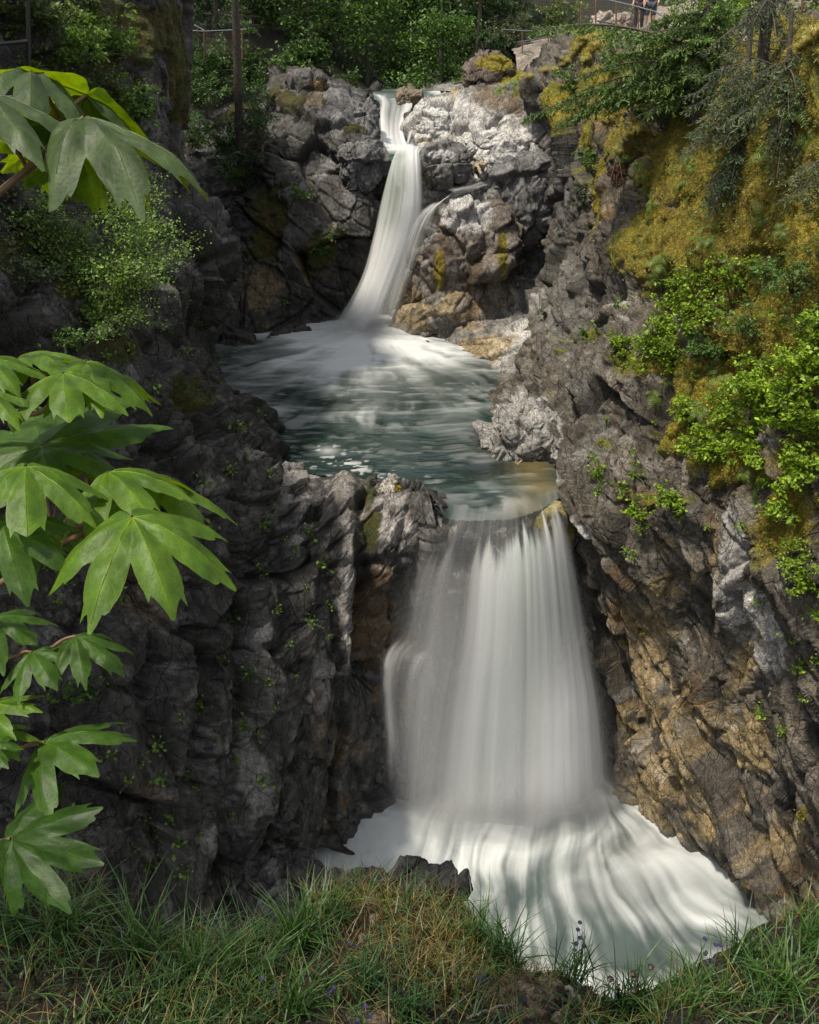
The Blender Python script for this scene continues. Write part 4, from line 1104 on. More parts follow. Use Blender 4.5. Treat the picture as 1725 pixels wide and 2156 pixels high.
# undergrowth on the far banks
for (x, Y, hgt, spr, lab) in [(390,44,2.2,1.7,'leafy shrub right behind the mossy pillar'),(450,43,2.0,1.6,'leafy shrub under the rail fence'),(520,42.5,1.8,1.5,'leafy shrub between the slim trunk and the grey rock'),(570,46,2.4,1.8,'taller shrub behind the slim trunk'),(650,44.5,1.5,1.4,'low shrub behind the driftwood rock')]:
    b = at_ground(x, Y); b[2] = max(b[2], -1.2)
    shrub(lab, b, (0, -1, 0.4), hgt, spr, 16, 3000, 0.12, G_FOR, 'shrubs on the far banks', stem_r=0.02)
U = 'shrubs on the far banks'
for (x, Y, hgt, spr, nl, sz, cols, lab) in [
 (600,43.5,1.6,1.5,2200,0.13,G_MID,'bright green bush above the driftwood rock'),
 (720,43,1.4,1.3,1800,0.12,G_FOR,'dark bush at the left bank of the top river'),
 (840,56,1.6,2.6,2600,0.14,G_FOR,'dark shrub hanging over the upstream water'),
 (960,44,1.5,1.2,1800,0.11,G_MID,'green bush at the right bank of the top river'),
 (905,46,1.2,1.2,1400,0.11,G_FOR,'shaded bush between the split stream and the forest'),
 (1060,40,1.5,1.4,2600,0.09,G_GREY,'grey green bushy shrub beside the low rail fence'),
 (1010,42,1.2,1.0,1500,0.10,G_FOR,'small dark shrub under the forest edge'),
 (1165,43,2.4,1.5,2200,0.11,G_PALE,'pale blossoming shrub behind the fence corner'),
 (1290,42,1.8,1.6,1800,0.11,G_PALE,'washed green shrub seen through the fence mesh'),
 (1450,38,1.9,1.6,1800,0.10,G_BUSH,'yellow green shrub behind the tall conifer trunk'),
 (1530,36,1.7,1.5,1700,0.10,G_BUSH,'yellow green shrub under the galvanised rail'),
 (1620,33,1.4,1.3,1500,0.09,G_BUSH,'yellow green shrub behind the leaning conifer'),
 (1700,31,1.2,1.2,1300,0.09,G_PALE,'pale shrub at the upper right corner')]:
    b = at_ground(x, Y)
    if x > 1050: b = on('G1', x, 100 if x < 1300 else 60)[0] if Y < 40.5 else np.array([P(x, 90, Y)[0], Y, 0.3])
    shrub(lab, b, (0, -1, 0.4), hgt, spr, 14, nl, sz, cols, U, stem_r=0.02)

# ------------------------------------------------------------------ boulders
def boulder(label, c, rad, base, seed, rot=(20, 20, 0), levels=((1.0, 0.34), (0.42, 0.12), (0.16, 0.03)), stretch=(1, 1, 1), layers=(), moss=(), up_moss=None, wet=0.15, res=110, group=None, yaw=0, sq=0.75, name='boulder', lich=0.2):
    th = np.linspace(0.02, math.pi - 0.02, res)[:, None]; ph = np.linspace(0, 2 * math.pi, int(res * 1.7))[None]
    D = np.stack([np.sin(th) * np.cos(ph), np.sin(th) * np.sin(ph), np.cos(th) + 0 * ph], -1)
    E = np.sign(D) * np.abs(D) ** sq
    V = E * np.array(rad)
    a = math.radians(yaw); Rz = np.array([[math.cos(a), -math.sin(a), 0], [math.sin(a), math.cos(a), 0], [0, 0, 1]])
    V = V @ Rz.T; nrm = unit(D * (1 / np.array(rad))) @ Rz.T
    W = (V + np.asarray(c)).astype(F4)
    s = float(np.mean(rad))
    d = rockdisp(W, rot, [(l * s, m * s) for l, m in levels], stretch, seed)
    V = V + nrm * d[..., None]
    V[:, -1] = V[:, 0]
    nz = fbm(W * 0.9 / max(s, .3), 5, seed + 3); nz2 = fbm(W * 3 / max(s, .3), 4, seed + 5)
    px, py, _ = proj(V + np.asarray(c))
    q = W @ rotm(*rot).T
    st = vnoise(np.stack([q[..., 0] * 7 / s, q[..., 1] * 7 / s, q[..., 2] * 0.5 / s], -1), seed + 31)
    cc = np.ones(V.shape) * np.array(base) * (1 + 0.4 * nz + 0.3 * nz2 + 0.3 * st)[..., None]
    for (col, lst, kk) in layers:
        cc = lerp(cc, np.array(col) * (1 + 0.4 * nz2 + 0.3 * st)[..., None], spots(px, py, lst, nz + 0.5 * nz2) * kk)
    cc = lerp(cc, np.array([0.3, 0.295, 0.28]), sstep(0.15, 0.35, fbm(W * 4 / max(s, .3), 4, seed + 7)) * lich)
    mm = spots(px, py, moss, nz) if moss else np.zeros(px.shape, F4)
    if up_moss is not None:
        mm = np.maximum(mm, sstep(0.1, 0.35, nrm[..., 2] - up_moss + 0.6 * nz))
    cc = lerp(cc, np.ones(V.shape) * MOSSC, mm)
    o = mesh_from(name, V.reshape(-1, 3), gridfaces(*V.shape[:2])[:, ::-1], M_ROCK, smooth=True,
                  attrs={'Col': np.clip(cc, .005, .8).reshape(-1, 3), 'Moss': mm.ravel(), 'Wet': np.full(px.size, wet) * (1 - mm.ravel())})
    o.location = tuple(float(v) for v in c)
    return tag(o, label, 'rock', group)

B3 = 'boulders around the upper waterfall'
boulder('big rounded brown streaked boulder right of the upper waterfall', P(980, 585, 30.9), (1.65, 1.7, 2.6), (0.12, 0.10, 0.082), 1001, (25, 35, 10),
        layers=[((0.075, 0.05, 0.03), [(930,560,25,90,.8),(1000,600,40,60,.7),(900,640,30,60,.6)], .9), ((0.36, 0.35, 0.34), [(985,440,70,45,.9),(905,490,30,50,.5)], .85), ((0.2, 0.15, 0.06), [(880,660,40,40,.8)], .8)],
        moss=[(925,570,10,50,.8),(1060,520,14,70,.6)], group=B3, yaw=10, levels=((0.8,0.30),(0.33,0.11),(0.13,0.03)))
boulder('angular grey boulder at the top right corner of the upper waterfall', P(932, 352, 32.6), (1.05, 1.0, 0.75), (0.11, 0.105, 0.10), 1002, layers=[((0.34, 0.33, 0.32), [(930,325,50,16,.9)], .9), ((0.09,0.07,0.05), [(900,370,30,25,.6)], .8)], group=B3)
boulder('pale sunlit boulder between the cascade and the thin thread of water', P(912, 272, 36.3), (1.0, 1.0, 0.85), (0.38, 0.37, 0.35), 1003, layers=[((0.2, 0.14, 0.06), [(900,300,30,12,.8)], .8)], group=B3)
boulder('small brown rock splitting the stream at the top', P(862, 212, 39.5), (0.55, 0.6, 0.42), (0.14, 0.11, 0.075), 1004, group=B3)
boulder('dark wet boulder between the cascade and the pale boulder', P(868, 265, 36.9), (0.30, 0.5, 0.55), (0.06, 0.05, 0.045), 1005, wet=0.6, group=B3)
boulder('smooth grey boulder left of the cascade', P(732, 270, 35.3), (1.15, 1.0, 1.0), (0.12, 0.12, 0.118), 1006, (10, -35, 20), layers=[((0.05, 0.045, 0.04), [(740,300,50,14,.7)], .9)], group=B3, levels=((1.1,0.4),(0.45,0.15),(0.17,0.05)))
boulder('jutting grey block left of the upper waterfall crest', P(762, 348, 32.6), (0.85, 0.9, 0.8), (0.10, 0.10, 0.10), 1007, (10, -35, 20), group=B3, levels=((1.0,0.36),(0.42,0.12),(0.17,0.03)))
boulder('tall dark rock with a brown top at the left of the top river', P(650, 205, 37.5), (1.0, 1.0, 1.0), (0.075, 0.07, 0.066), 1008, lich=0.07, layers=[((0.15, 0.09, 0.04), [(665,180,30,16,.8)], .9)], group=B3)
boulder('long rounded pale ledge rock above the dark alcove', P(1075, 305, 33.6), (1.7, 0.9, 0.6), (0.33, 0.32, 0.305), 1009, (0, -25, 10), yaw=-8, group=B3)
boulder('pale flat boulder below the ledge rock', P(1085, 350, 32.7), (1.5, 1.0, 0.7), (0.3, 0.295, 0.285), 1010, layers=[((0.19, 0.14, 0.07), [(1000,350,40,20,.8)], .8)], group=B3)
boulder('smooth grey hump at the right of the alcove', P(1105, 425, 31.9), (1.15, 1.0, 1.6), (0.10, 0.098, 0.095), 1011, group=B3, levels=((1.2,0.35),(0.5,0.12),(0.18,0.035)))
boulder('mossy brown outcrop at the right of the top river', P(1030, 160, 38.0), (1.0, 1.0, 0.75), (0.085, 0.066, 0.05), 1012, moss=[(1050,135,50,22,1.0)], group=B3)
boulder('pale grey angular toe of rock at the right edge of the plunge pool', P(1118, 925, 19.75), (1.05, 0.9, 0.85), (0.20, 0.19, 0.175), 1013, (30, 25, -20), layers=[((0.11, 0.10, 0.09), [(1060,930,30,40,.6)], .8), ((0.30,0.24,0.13), [(1100,975,60,10,.8)], .8)], res=150, levels=((0.95,0.4),(0.4,0.14),(0.16,0.035)))
boulder('small pale stone knob on the dam at the lip of the lower waterfall', P(826, 1035, 17.3), (0.30, 0.28, 0.33), (0.24, 0.22, 0.19), 1014, moss=[(845,1030,12,18,.9)])
boulder('dark flat slab crowning the grassy mound at the front', PZ(828, 1915, -4.42) + np.array([0, 0.12, 0]), (0.42, 0.16, 0.11), (0.018, 0.017, 0.017), 1015, wet=0.35, sq=0.55, levels=((1.1,0.35),(0.45,0.14),(0.16,0.05)), lich=0.06)
boulder('broad pale boulder behind the rim fence', on('G1', 1300, 62)[0] + np.array([0, 0.4, 0.1]), (0.95, 0.7, 0.5), (0.27, 0.23, 0.19), 1016, group='boulders behind the rim fence')
boulder('low flat pale rock at the foot of the rim fence', on('G1', 1320, 82)[0], (0.8, 0.5, 0.22), (0.25, 0.21, 0.175), 1017, group='boulders behind the rim fence')
boulder('dark wet boulder standing in the shaded lower gorge', PZ(590, 1880, -15.5), (0.8, 0.7, 0.9), (0.03, 0.028, 0.027), 1018, wet=0.4)

# ------------------------------------------------------------------ shrubs on the walls
GL = 'shrubs on the left gorge wall'; GR = 'shrubs on the right gorge wall'; GA = 'shrubs in the shaded recess behind the mossy pillar'
for (k, x, y, hgt, spr, ns_, nl, sz, cols, lab) in [
 ('L',262,650,2.0,2.0,34,16000,0.046,G_BUSH,'large airy round shrub on the ledge of the left wall'),
 ('L',210,670,0.5,0.95,14,1900,0.055,G_BUSH,'drooping pale shrub below the large round shrub'),
 ('L',170,735,0.4,0.6,10,700,0.05,G_MID,'low shrub on the mossy ledge above the maple leaves'),
 ('L',130,150,1.2,1.1,14,1900,0.075,G_BUSH,'pale leafy shrub beside the black fence post'),
 ('L',180,60,1.2,1.0,12,1500,0.075,G_PALE,'yellowish shrub at the top left of the slope'),
 ('L',100,270,1.0,1.0,12,1500,0.07,G_BUSH,'green shrub below the black fence mesh'),
 ('L',215,220,1.0,1.0,12,1400,0.07,G_GREY,'grey green shrub in the gully beside the mossy pillar'),
 ('L',250,130,0.9,0.7,10,1000,0.07,G_BUSH,'leafy shrub against the upper mossy pillar'),
 ('L',270,300,0.9,0.9,12,1400,0.07,G_MID,'dark green shrub at the foot of the mossy pillar'),
 ('L',200,320,0.8,0.8,10,1100,0.065,G_BUSH,'small green shrub left of the pillar foot'),
 ('L',60,480,0.7,0.8,10,900,0.06,G_GREY,'sparse shrub under the uppermost maple leaves'),
 ('L',90,90,1.2,1.0,14,1900,0.075,G_PALE,'pale shrub just right of the black fence post'),
 ('L',150,250,1.1,1.1,14,2000,0.07,G_BUSH,'leafy shrub halfway down the upper left slope'),
 ('L',205,130,1.0,1.0,14,1800,0.07,G_BUSH,'yellow green shrub left of the mossy pillar'),
 ('L',250,260,1.0,1.0,14,1800,0.07,G_BUSH,'fresh green shrub against the pillar side'),
 ('L',120,400,0.8,0.9,12,1300,0.065,G_BUSH,'green shrub behind the uppermost maple leaves'),
 ('L',60,600,0.6,0.8,10,900,0.06,G_GREY,'grey twiggy shrub at the left edge above the second branch'),
 ('L',420,690,0.35,0.5,9,500,0.05,G_MID,'small trailing shrub below the big round shrub'),
 ('L',175,1480,0.45,0.55,9,420,0.075,G_MID,'bright leafy shrub low on the dark wall above the lower maple leaves'),
 ('L',555,1112,0.3,0.32,9,420,0.045,G_MID,'small round bright shrub on the wall right of the maple leaves'),
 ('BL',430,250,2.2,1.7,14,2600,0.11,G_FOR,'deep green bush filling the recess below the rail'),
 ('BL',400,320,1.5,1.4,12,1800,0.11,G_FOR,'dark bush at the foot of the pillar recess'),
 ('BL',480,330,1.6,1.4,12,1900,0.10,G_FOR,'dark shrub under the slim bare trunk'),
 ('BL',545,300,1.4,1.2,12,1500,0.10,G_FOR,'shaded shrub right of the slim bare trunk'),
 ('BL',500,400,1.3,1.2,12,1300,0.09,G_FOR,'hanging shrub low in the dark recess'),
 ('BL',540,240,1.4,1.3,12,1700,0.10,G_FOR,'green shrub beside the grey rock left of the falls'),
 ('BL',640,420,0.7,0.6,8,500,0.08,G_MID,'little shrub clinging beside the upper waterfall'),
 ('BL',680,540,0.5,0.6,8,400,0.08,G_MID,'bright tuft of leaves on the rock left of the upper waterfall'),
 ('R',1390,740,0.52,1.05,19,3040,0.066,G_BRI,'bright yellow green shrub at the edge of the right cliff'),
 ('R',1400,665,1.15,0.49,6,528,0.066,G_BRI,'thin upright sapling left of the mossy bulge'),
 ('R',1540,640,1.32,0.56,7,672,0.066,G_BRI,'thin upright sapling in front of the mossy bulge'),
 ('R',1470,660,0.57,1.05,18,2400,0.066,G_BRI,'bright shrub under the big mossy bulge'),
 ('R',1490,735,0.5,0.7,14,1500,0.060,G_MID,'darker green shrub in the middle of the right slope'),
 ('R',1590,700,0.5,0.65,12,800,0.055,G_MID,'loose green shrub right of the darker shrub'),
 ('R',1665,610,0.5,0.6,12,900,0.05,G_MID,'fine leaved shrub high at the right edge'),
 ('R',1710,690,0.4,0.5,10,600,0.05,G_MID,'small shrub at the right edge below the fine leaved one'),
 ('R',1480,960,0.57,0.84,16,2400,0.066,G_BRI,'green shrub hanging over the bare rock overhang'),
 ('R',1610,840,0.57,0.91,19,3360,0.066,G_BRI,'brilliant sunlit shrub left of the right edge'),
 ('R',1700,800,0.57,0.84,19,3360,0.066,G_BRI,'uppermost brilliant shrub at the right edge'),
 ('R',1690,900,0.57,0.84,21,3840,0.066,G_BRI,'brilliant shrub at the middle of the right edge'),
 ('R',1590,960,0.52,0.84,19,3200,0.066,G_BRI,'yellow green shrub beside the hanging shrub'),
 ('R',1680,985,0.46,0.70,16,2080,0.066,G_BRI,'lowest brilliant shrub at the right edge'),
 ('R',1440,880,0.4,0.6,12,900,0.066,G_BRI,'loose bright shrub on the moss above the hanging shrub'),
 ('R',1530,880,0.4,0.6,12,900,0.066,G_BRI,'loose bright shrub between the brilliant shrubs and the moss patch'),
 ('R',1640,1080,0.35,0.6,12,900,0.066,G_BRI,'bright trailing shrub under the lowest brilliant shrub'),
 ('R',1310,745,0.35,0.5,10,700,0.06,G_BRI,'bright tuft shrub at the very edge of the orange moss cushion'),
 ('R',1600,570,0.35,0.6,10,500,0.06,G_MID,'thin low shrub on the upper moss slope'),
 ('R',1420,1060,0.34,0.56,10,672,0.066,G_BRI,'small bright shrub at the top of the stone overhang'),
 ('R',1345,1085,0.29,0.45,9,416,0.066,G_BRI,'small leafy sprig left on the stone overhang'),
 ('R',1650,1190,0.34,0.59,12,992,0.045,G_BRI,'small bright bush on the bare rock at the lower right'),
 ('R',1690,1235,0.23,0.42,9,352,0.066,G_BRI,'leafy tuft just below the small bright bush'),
 ('R',1245,370,0.9,0.6,8,500,0.07,G_MID,'thin shrub on the edge of the dark crag'),
 ('R',1225,430,0.5,0.5,9,420,0.06,G_GREY,'silvery shrub halfway down the crag edge'),
 ('R',1222,705,0.25,0.22,8,240,0.05,G_MID,'little rosette shrub on the grey buttress'),
 ('R',1145,662,0.3,0.22,8,240,0.06,G_GREY,'pale silvery plant at the edge of the alcove'),
 ('R',1475,150,1.49,1.12,14,1440,0.07,G_BRI,'young leafy shrub around the conifer trunk'),
 ('R',1200,190,0.6,0.7,9,600,0.08,G_MID,'green shrub on the crest of the mossy crag'),
 ('R',1290,150,0.7,0.8,12,900,0.07,G_MID,'leafy shrub under the rim fence')]:
    p, n = on(k, x, y)
    grp = GA if k == 'BL' else (GL if k == 'L' else GR)
    shrub(lab, p, n, hgt, spr, ns_, nl, sz, cols, grp, stem_r=0.010)

# small plants: a few kinds, copied
def small_plant(name, n, r, size, cols, label, cat, group, grass=False):
    mb = MB()
    if grass:
        m = n; a = rng.uniform(0, 6.28, m); l = r * rng.uniform(0.6, 1.2, m)
        base = rng.normal(size=(m, 3)) * r * 0.06; d = np.stack([np.cos(a), np.sin(a), np.full(m, 0.9)], -1)
        tip = base + unit(d) * l[:, None]; tip[:, 2] -= 0.35 * l
        mid = (base + tip) / 2; mid[:, 2] += 0.25 * l
        sd = unit(np.cross(tip - base, UPV)) * size
        c = np.asarray(cols[0]) + (np.asarray(cols[1]) - np.asarray(cols[0])) * rng.random((m, 1))
        mb.quads(np.stack([base - sd, base + sd, mid + sd * .8, mid - sd * .8], 1), c); mb.quads(np.stack([mid - sd * .8, mid + sd * .8, tip + sd * .1, tip - sd * .1], 1), c)
    else:
        cent = rng.normal(size=(n, 3)) * r * np.array([.5, .5, .45]) + np.array([0, 0, r * .35])
        for k in range(n):
            mb.tube(bez(np.zeros(3), cent[k] * .6, cent[k], 4), 0.004, 0.002, 3, cols[0])
        q, c = leaves_at(cent, size, *cols, up=0.7); mb.quads(q, c)
    o = mb.build(name, M_LEAF)
    return tag(o, label, cat, group)

def fern_mesh(nf, L):
    mb = MB()
    for k in range(nf):
        a = 2 * math.pi * k / nf + rng.uniform(-.4, .4); l = L * rng.uniform(.7, 1.15)
        d = np.array([math.cos(a), math.sin(a), 0])
        pts = bez(np.zeros(3), d * l * .45 + UPV * l * .45, d * l * .95 - UPV * l * rng.uniform(.05, .5), 14)
        mb.tube(pts, 0.003, 0.001, 3, (0.05, 0.07, 0.02))
        tg = unit(np.gradient(pts, axis=0)); sd = unit(np.cross(tg, UPV))
        for s in (-1, 1):
            f = np.linspace(0.1, 1, 14)[:, None]; w_ = l * 0.26 * np.sin(np.pi * (0.12 + 0.88 * f)) ** 0.8
            b = pts; t = pts + s * sd * w_ + tg * w_ * 0.35 - UPV * w_ * 0.2; h = tg * l * 0.026
            c = np.array([0.07, .12, .018]) + np.array([.13, .16, .02]) * rng.random((14, 1))
            mb.quads(np.stack([b - h, b + h, t + h * .3, t - h * .3], 1), c)
    return mb

def place(o, p, n, s, first, lean=0.5):
    c = o if first else o.copy()
    if not first: COL.objects.link(c)
    ax = unit(n * lean + UPV * (1 - lean) + rng.normal(size=3) * 0.12)
    q = Vector(tuple(ax)).to_track_quat('Z', 'Y') @ Matrix.Rotation(rng.uniform(0, 6.28), 3, 'Z').to_quaternion()
    c.rotation_mode = 'QUATERNION'; c.rotation_quaternion = q
    c.location = tuple(float(v) for v in p); c.scale = (s, s, s)
    return c

LABF = 'small green fern growing out of the golden moss of the right cliff'
ferns = [tag(fern_mesh(5, 0.32).build('fern', M_LEAF), LABF, 'fern', 'ferns on the mossy cliff') for _ in range(3)]
FP = [(1390,560),(1400,548),(1425,575),(1380,590),(1480,480),(1495,500),(1470,510),(1505,475),(1440,330),(1455,350),(1435,385),(1450,420),(1300,330),(1345,345),(1360,400),(1365,430),(1600,330),(1640,480),(1590,560),(1555,600),(1690,560),(1620,590),(1650,540),(1500,770),(1520,800),(1470,870),(1440,850),(1540,860),(1400,790),(1380,830),(1620,760),(1690,1030),(1560,1000),(1600,1020),(1420,640),(1540,560),(1350,370),(1600,460),(1700,300),(1680,240),(1090,165),(1070,175),(1110,180),(1050,185)]
for i, (x, y) in enumerate(FP):
    key = 'R' if x > 1130 else 'BR'
    p, n = on(key, x + rng.uniform(-4, 4), y + rng.uniform(-4, 4))
    c = place(ferns[i % 3], p + n * 0.04, n, rng.uniform(0.7, 1.35) * (1.0 if key == 'R' else 1.8), i < 3, 0.6)
    if key != 'R': c['label'] = 'green fern hanging from the mossy outcrop beside the top river'; c['group'] = 'ferns below the mossy outcrop'

LP = 'little leafy plant rooted in a crack of the dark left wall'
spl = [tag(small_plant('small_plant', 20, 0.11, 0.045, G_BUSH, LP, 'plant', 'little plants on the dark wall'), LP) for _ in range(4)]
PTS = [(425,1020),(510,920),(540,870),(150,1165),(130,1150),(165,1120),(200,900),(185,880),(215,925),(590,1070),(600,1130),(545,1200),(560,1205),(640,1240),(680,1190),(650,1310),(585,1290),(500,1300),(610,1350),(470,1390),(520,1420),(690,1350),(560,1440),(430,1500),(385,1520),(400,1640),(420,1660),(330,1560),(460,1560),(500,1600),(540,1550),(345,1640),(310,1730),(330,1760),(290,1790),(350,1720),(300,1600),(270,1640),(240,1590),(120,1250),(90,1190),(140,1230),(370,1780),(380,1840),(330,1830),(490,1720),(560,1650),(340,1250),(250,1270),(100,760),(130,700),(230,760),(280,740),(355,700),(330,820),(390,740),(470,760),(520,960),(505,905),(490,1000),(570,1000),(620,1160),(655,1110),(700,1280),(440,1120),(620,1420),(580,1500),(515,1530),(160,1720),(420,1760),(560,690),(600,640),(690,500),(720,490)]
for i, (x, y) in enumerate(PTS):
    p, n = on(('L',) if y > 720 or x < 470 else ('BL',), x + rng.uniform(-5, 5), y + rng.uniform(-5, 5))
    place(spl[i % 4], p + n * 0.02, n, rng.uniform(0.8, 1.9), i < 4, 0.5)
LR = 'little bright sprig on the bare rock of the right wall'
sq_ = [small_plant('small_plant', 18, 0.11, 0.045, G_BRI, LR, 'plant', 'little plants on the right wall') for _ in range(3)]
PTR = [(1250,960),(1258,985),(1262,1010),(1250,1030),(1340,1050),(1390,1040),(1430,1090),(1300,1030),(1360,1110),(1310,1160),(1325,1165),(1600,1270),(1680,1400),(1690,1480),(1650,1540),(1715,1390),(1600,1510),(1655,1350),(1560,1100),(1330,960),(1340,1000),(1270,880),(1230,720),(1250,690),(1480,1110),(1580,1060),(1710,1290),(1380,880),(1430,760),(1500,840),(1590,900),(1560,760),(1640,680),(1460,800),(1530,680),(1620,650),(1700,740),(1300,640)]
for i, (x, y) in enumerate(PTR):
    p, n = on('R', x, y)
    place(sq_[i % 3], p + n * 0.02, n, rng.uniform(0.9, 2.1), i < 3, 0.5)
LG = 'dry straw coloured grass tuft on the mossy crag edge'
gt = [small_plant('grass_tuft', 170, 0.30, 0.0032, ((0.26, 0.22, 0.055), (0.48, 0.42, 0.12)), LG, 'grass tuft', 'straw grass tufts on the crag', True) for _ in range(2)]
PTG = [(1235,80),(1222,90),(1250,95),(1210,105),(1195,120),(1380,155),(1365,160),(1395,150),(1350,165),(1330,175),(1240,110),(1180,135),(1160,150),(1230,130),(1700,90),(1680,100),(1715,80),(1660,115),(1385,170),(1310,180),(1140,150),(1105,165),(1228,85),(1240,90),(1215,97),(1205,112),(1190,125),(1372,152),(1388,158),(1360,168),(1342,172),(1325,182),(1245,85),(1378,175),(1366,190),(1352,215),(1340,240),(1330,270),(1318,290),(1300,310)]
for i, (x, y) in enumerate(PTG):
    p, n = on('R', x, y)
    place(gt[i % 2], p, n, rng.uniform(0.8, 1.4), i < 2, 0.3)

# ------------------------------------------------------------------ conifers of the right rim
p, n = on('R', 1462, 215)
H = np.linalg.norm(P(1462, 215, p[1]) - P(1450, -420, p[1]))
bs = []
for (x, y, dy, f, sg) in [(1240,110,0.5,.20,.16),(1270,140,1.0,.17,.14),(1210,160,0.4,.19,.12),(1310,165,1.3,.13,.12),(1230,190,.8,.16,.12),(1340,110,0.2,.24,.12),(1290,100,1.8,.22,.14),(1370,180,-.4,.12,.1),(1190,205,1.0,.17,.1),(1420,60,-.6,.3,.1),(1540,60,.3,.33,.1),(1560,110,-.4,.25,.1),(1600,20,.8,.42,.1),(1380,30,.9,.36,.1),(1330,40,.2,.34,.1),(1500,140,-.6,.2,.1),(1530,0,-.6,.4,.1),(1410,-30,-.5,.5,.1),(1480,30,-1,.3,.1)]:
    t = P(x, y, p[1] + dy) - (p + UPV * H * f)
    bs.append((f, t, sg))
    bs.append((f + rng.normal() * .03, t * rng.uniform(.6, 1.0) + rng.normal(size=3) * .55, sg))
conifer('tall conifer with a straight grey trunk standing on the right rim', p - UPV * 0.1, [(0, 0, -0.3), (0.02, 0, H * .5), (-0.08, 0, H)], 0.17, 0.12, bs, 'conifers on the right rim', dens=34, nl=0.085, tw=0.5, col=((0.045, 0.09, 0.02), (0.13, 0.22, 0.04)), dead=14)
p, n = on('R', 1545, 335)
top = P(1580, 60, p[1] + 0.4) - p
bs = []
for (x, y, dy, f, sg) in [(1440,205,.1,.62,.14),(1470,250,-.5,.5,.12),(1430,330,-.2,.35,.12),(1490,390,-.5,.2,.1),(1500,430,-.6,.1,.1),(1640,210,.1,.6,.12),(1690,240,-.3,.5,.12),(1660,300,-.4,.38,.12),(1620,330,-.6,.25,.1),(1560,420,-.6,.12,.1),(1520,300,-1,.4,.1),(1600,260,-.9,.5,.1),(1480,160,.2,.75,.1),(1640,150,.2,.8,.12),(1530,180,-.7,.72,.1),(1540,370,-.8,.2,.08),(1450,280,-.7,.45,.12),(1710,200,-.5,.62,.1),(1590,340,-.8,.3,.1),(1500,220,-.8,.6,.1)]:
    t = P(x, y, p[1] + dy) - (p + top * f)
    bs.append((f, t, sg))
    bs.append((f + rng.normal() * .03, t * rng.uniform(.6, 1.05) + rng.normal(size=3) * .22, sg))
conifer('drooping dark spruce hanging over the golden moss', p, [(0, 0, -0.2), tuple(top * .5 + np.array([0.05, 0, 0])), tuple(top)], 0.09, 0.04, bs, 'conifers on the right rim', dens=30, nl=0.06, tw=0.42, col=((0.035, 0.07, 0.03), (0.095, 0.145, 0.06)), dead=18)
p, n = on('R', 1600, 170)
top = P(1660, -160, p[1]) - p
bs = [(f, P(x, y, p[1] + dy) - (p + top * f), .12) for (x, y, dy, f) in [(1540,130,-.6,.5),(1690,120,-.4,.5),(1560,60,-.4,.6),(1710,60,-.5,.65),(1600,40,-.7,.6),(1650,90,-.8,.55),(1500,100,-.3,.5)]]
conifer('leaning mossy conifer with dead twigs near the right corner', p, [(0, 0, -0.2), tuple(top * .5 + np.array([-0.1, 0, 0])), tuple(top)], 0.11, 0.08, bs, 'conifers on the right rim', dens=22, nl=0.06, tw=0.4, dead=22)
p, n = on('R', 1760, 380)
bs = [(.6, P(x, y, p[1] - dy) - (p + UPV * .3), .08) for (x, y, dy) in [(1660,390,.5),(1650,430,.4),(1690,360,.6),(1680,420,.7),(1700,450,.5)]]
conifer('sparse pale conifer sapling poking in at the right edge', p, [(0, 0, -0.1), (0, 0, 0.3), (0, 0, 0.6)], 0.04, 0.02, bs, 'conifers on the right rim', dens=26, nl=0.06, tw=0.4, col=((0.05, 0.075, 0.02), (0.12, 0.14, 0.04)), dead=8)
for (bx, by, tx, ty, lab, lst) in [
 (1650, 275, 1668, 20, 'shaggy spruce at the right rim beside the drooping one', [(1560,180,-.3,.5),(1590,230,-.5,.4),(1700,210,-.4,.5),(1725,260,-.4,.4),(1620,300,-.6,.25),(1690,310,-.6,.25),(1640,350,-.8,.15),(1600,150,-.3,.6),(1710,150,-.3,.65),(1560,260,-.6,.35),(1660,240,-.9,.45),(1610,200,-.7,.55)]),
 (1400, 250, 1420, 40, 'young fir on the ledge left of the tall conifer', [(1320,170,-.3,.5),(1340,210,-.4,.4),(1470,190,-.3,.45),(1460,240,-.4,.35),(1360,250,-.5,.25),(1440,280,-.5,.2),(1350,140,-.2,.6),(1460,140,-.2,.65),(1400,220,-.7,.4),(1380,170,-.6,.6)])]:
    p, n = on('R', bx, by); top = P(tx, ty, p[1] + .2) - p; bs = []
    for (x, y, dy, f) in lst:
        t = P(x, y, p[1] + dy) - (p + top * f); bs.append((f, t, .12)); bs.append((f + rng.normal() * .04, t * rng.uniform(.6, 1) + rng.normal(size=3) * .2, .1))
    conifer(lab, p, [(0, 0, -.2), tuple(top * .5), tuple(top)], .07, .03, bs, 'conifers on the right rim', dens=24, nl=.06, tw=.42, col=((0.045, 0.08, 0.028), (0.12, 0.17, 0.06)), dead=14)
# bare slim trunk on the left
p = P(503, 315, 33.5); top = P(484, -260, 33.0) - p
bs = [(f, P(x, y, 32.6) - (p + top * f), .1) for (x, y, f) in [(560,170,.28),(540,230,.2),(450,215,.2),(570,215,.22),(530,290,.1),(550,270,.12)]]
conifer('slim bare trunk with dead twigs left of the falls', p, [(0, 0, -0.8), tuple(top * .5 + np.array([.05, 0, 0])), tuple(top)], 0.17, 0.11, bs, None, dens=14, nl=0.12, tw=0.7, dead=26)
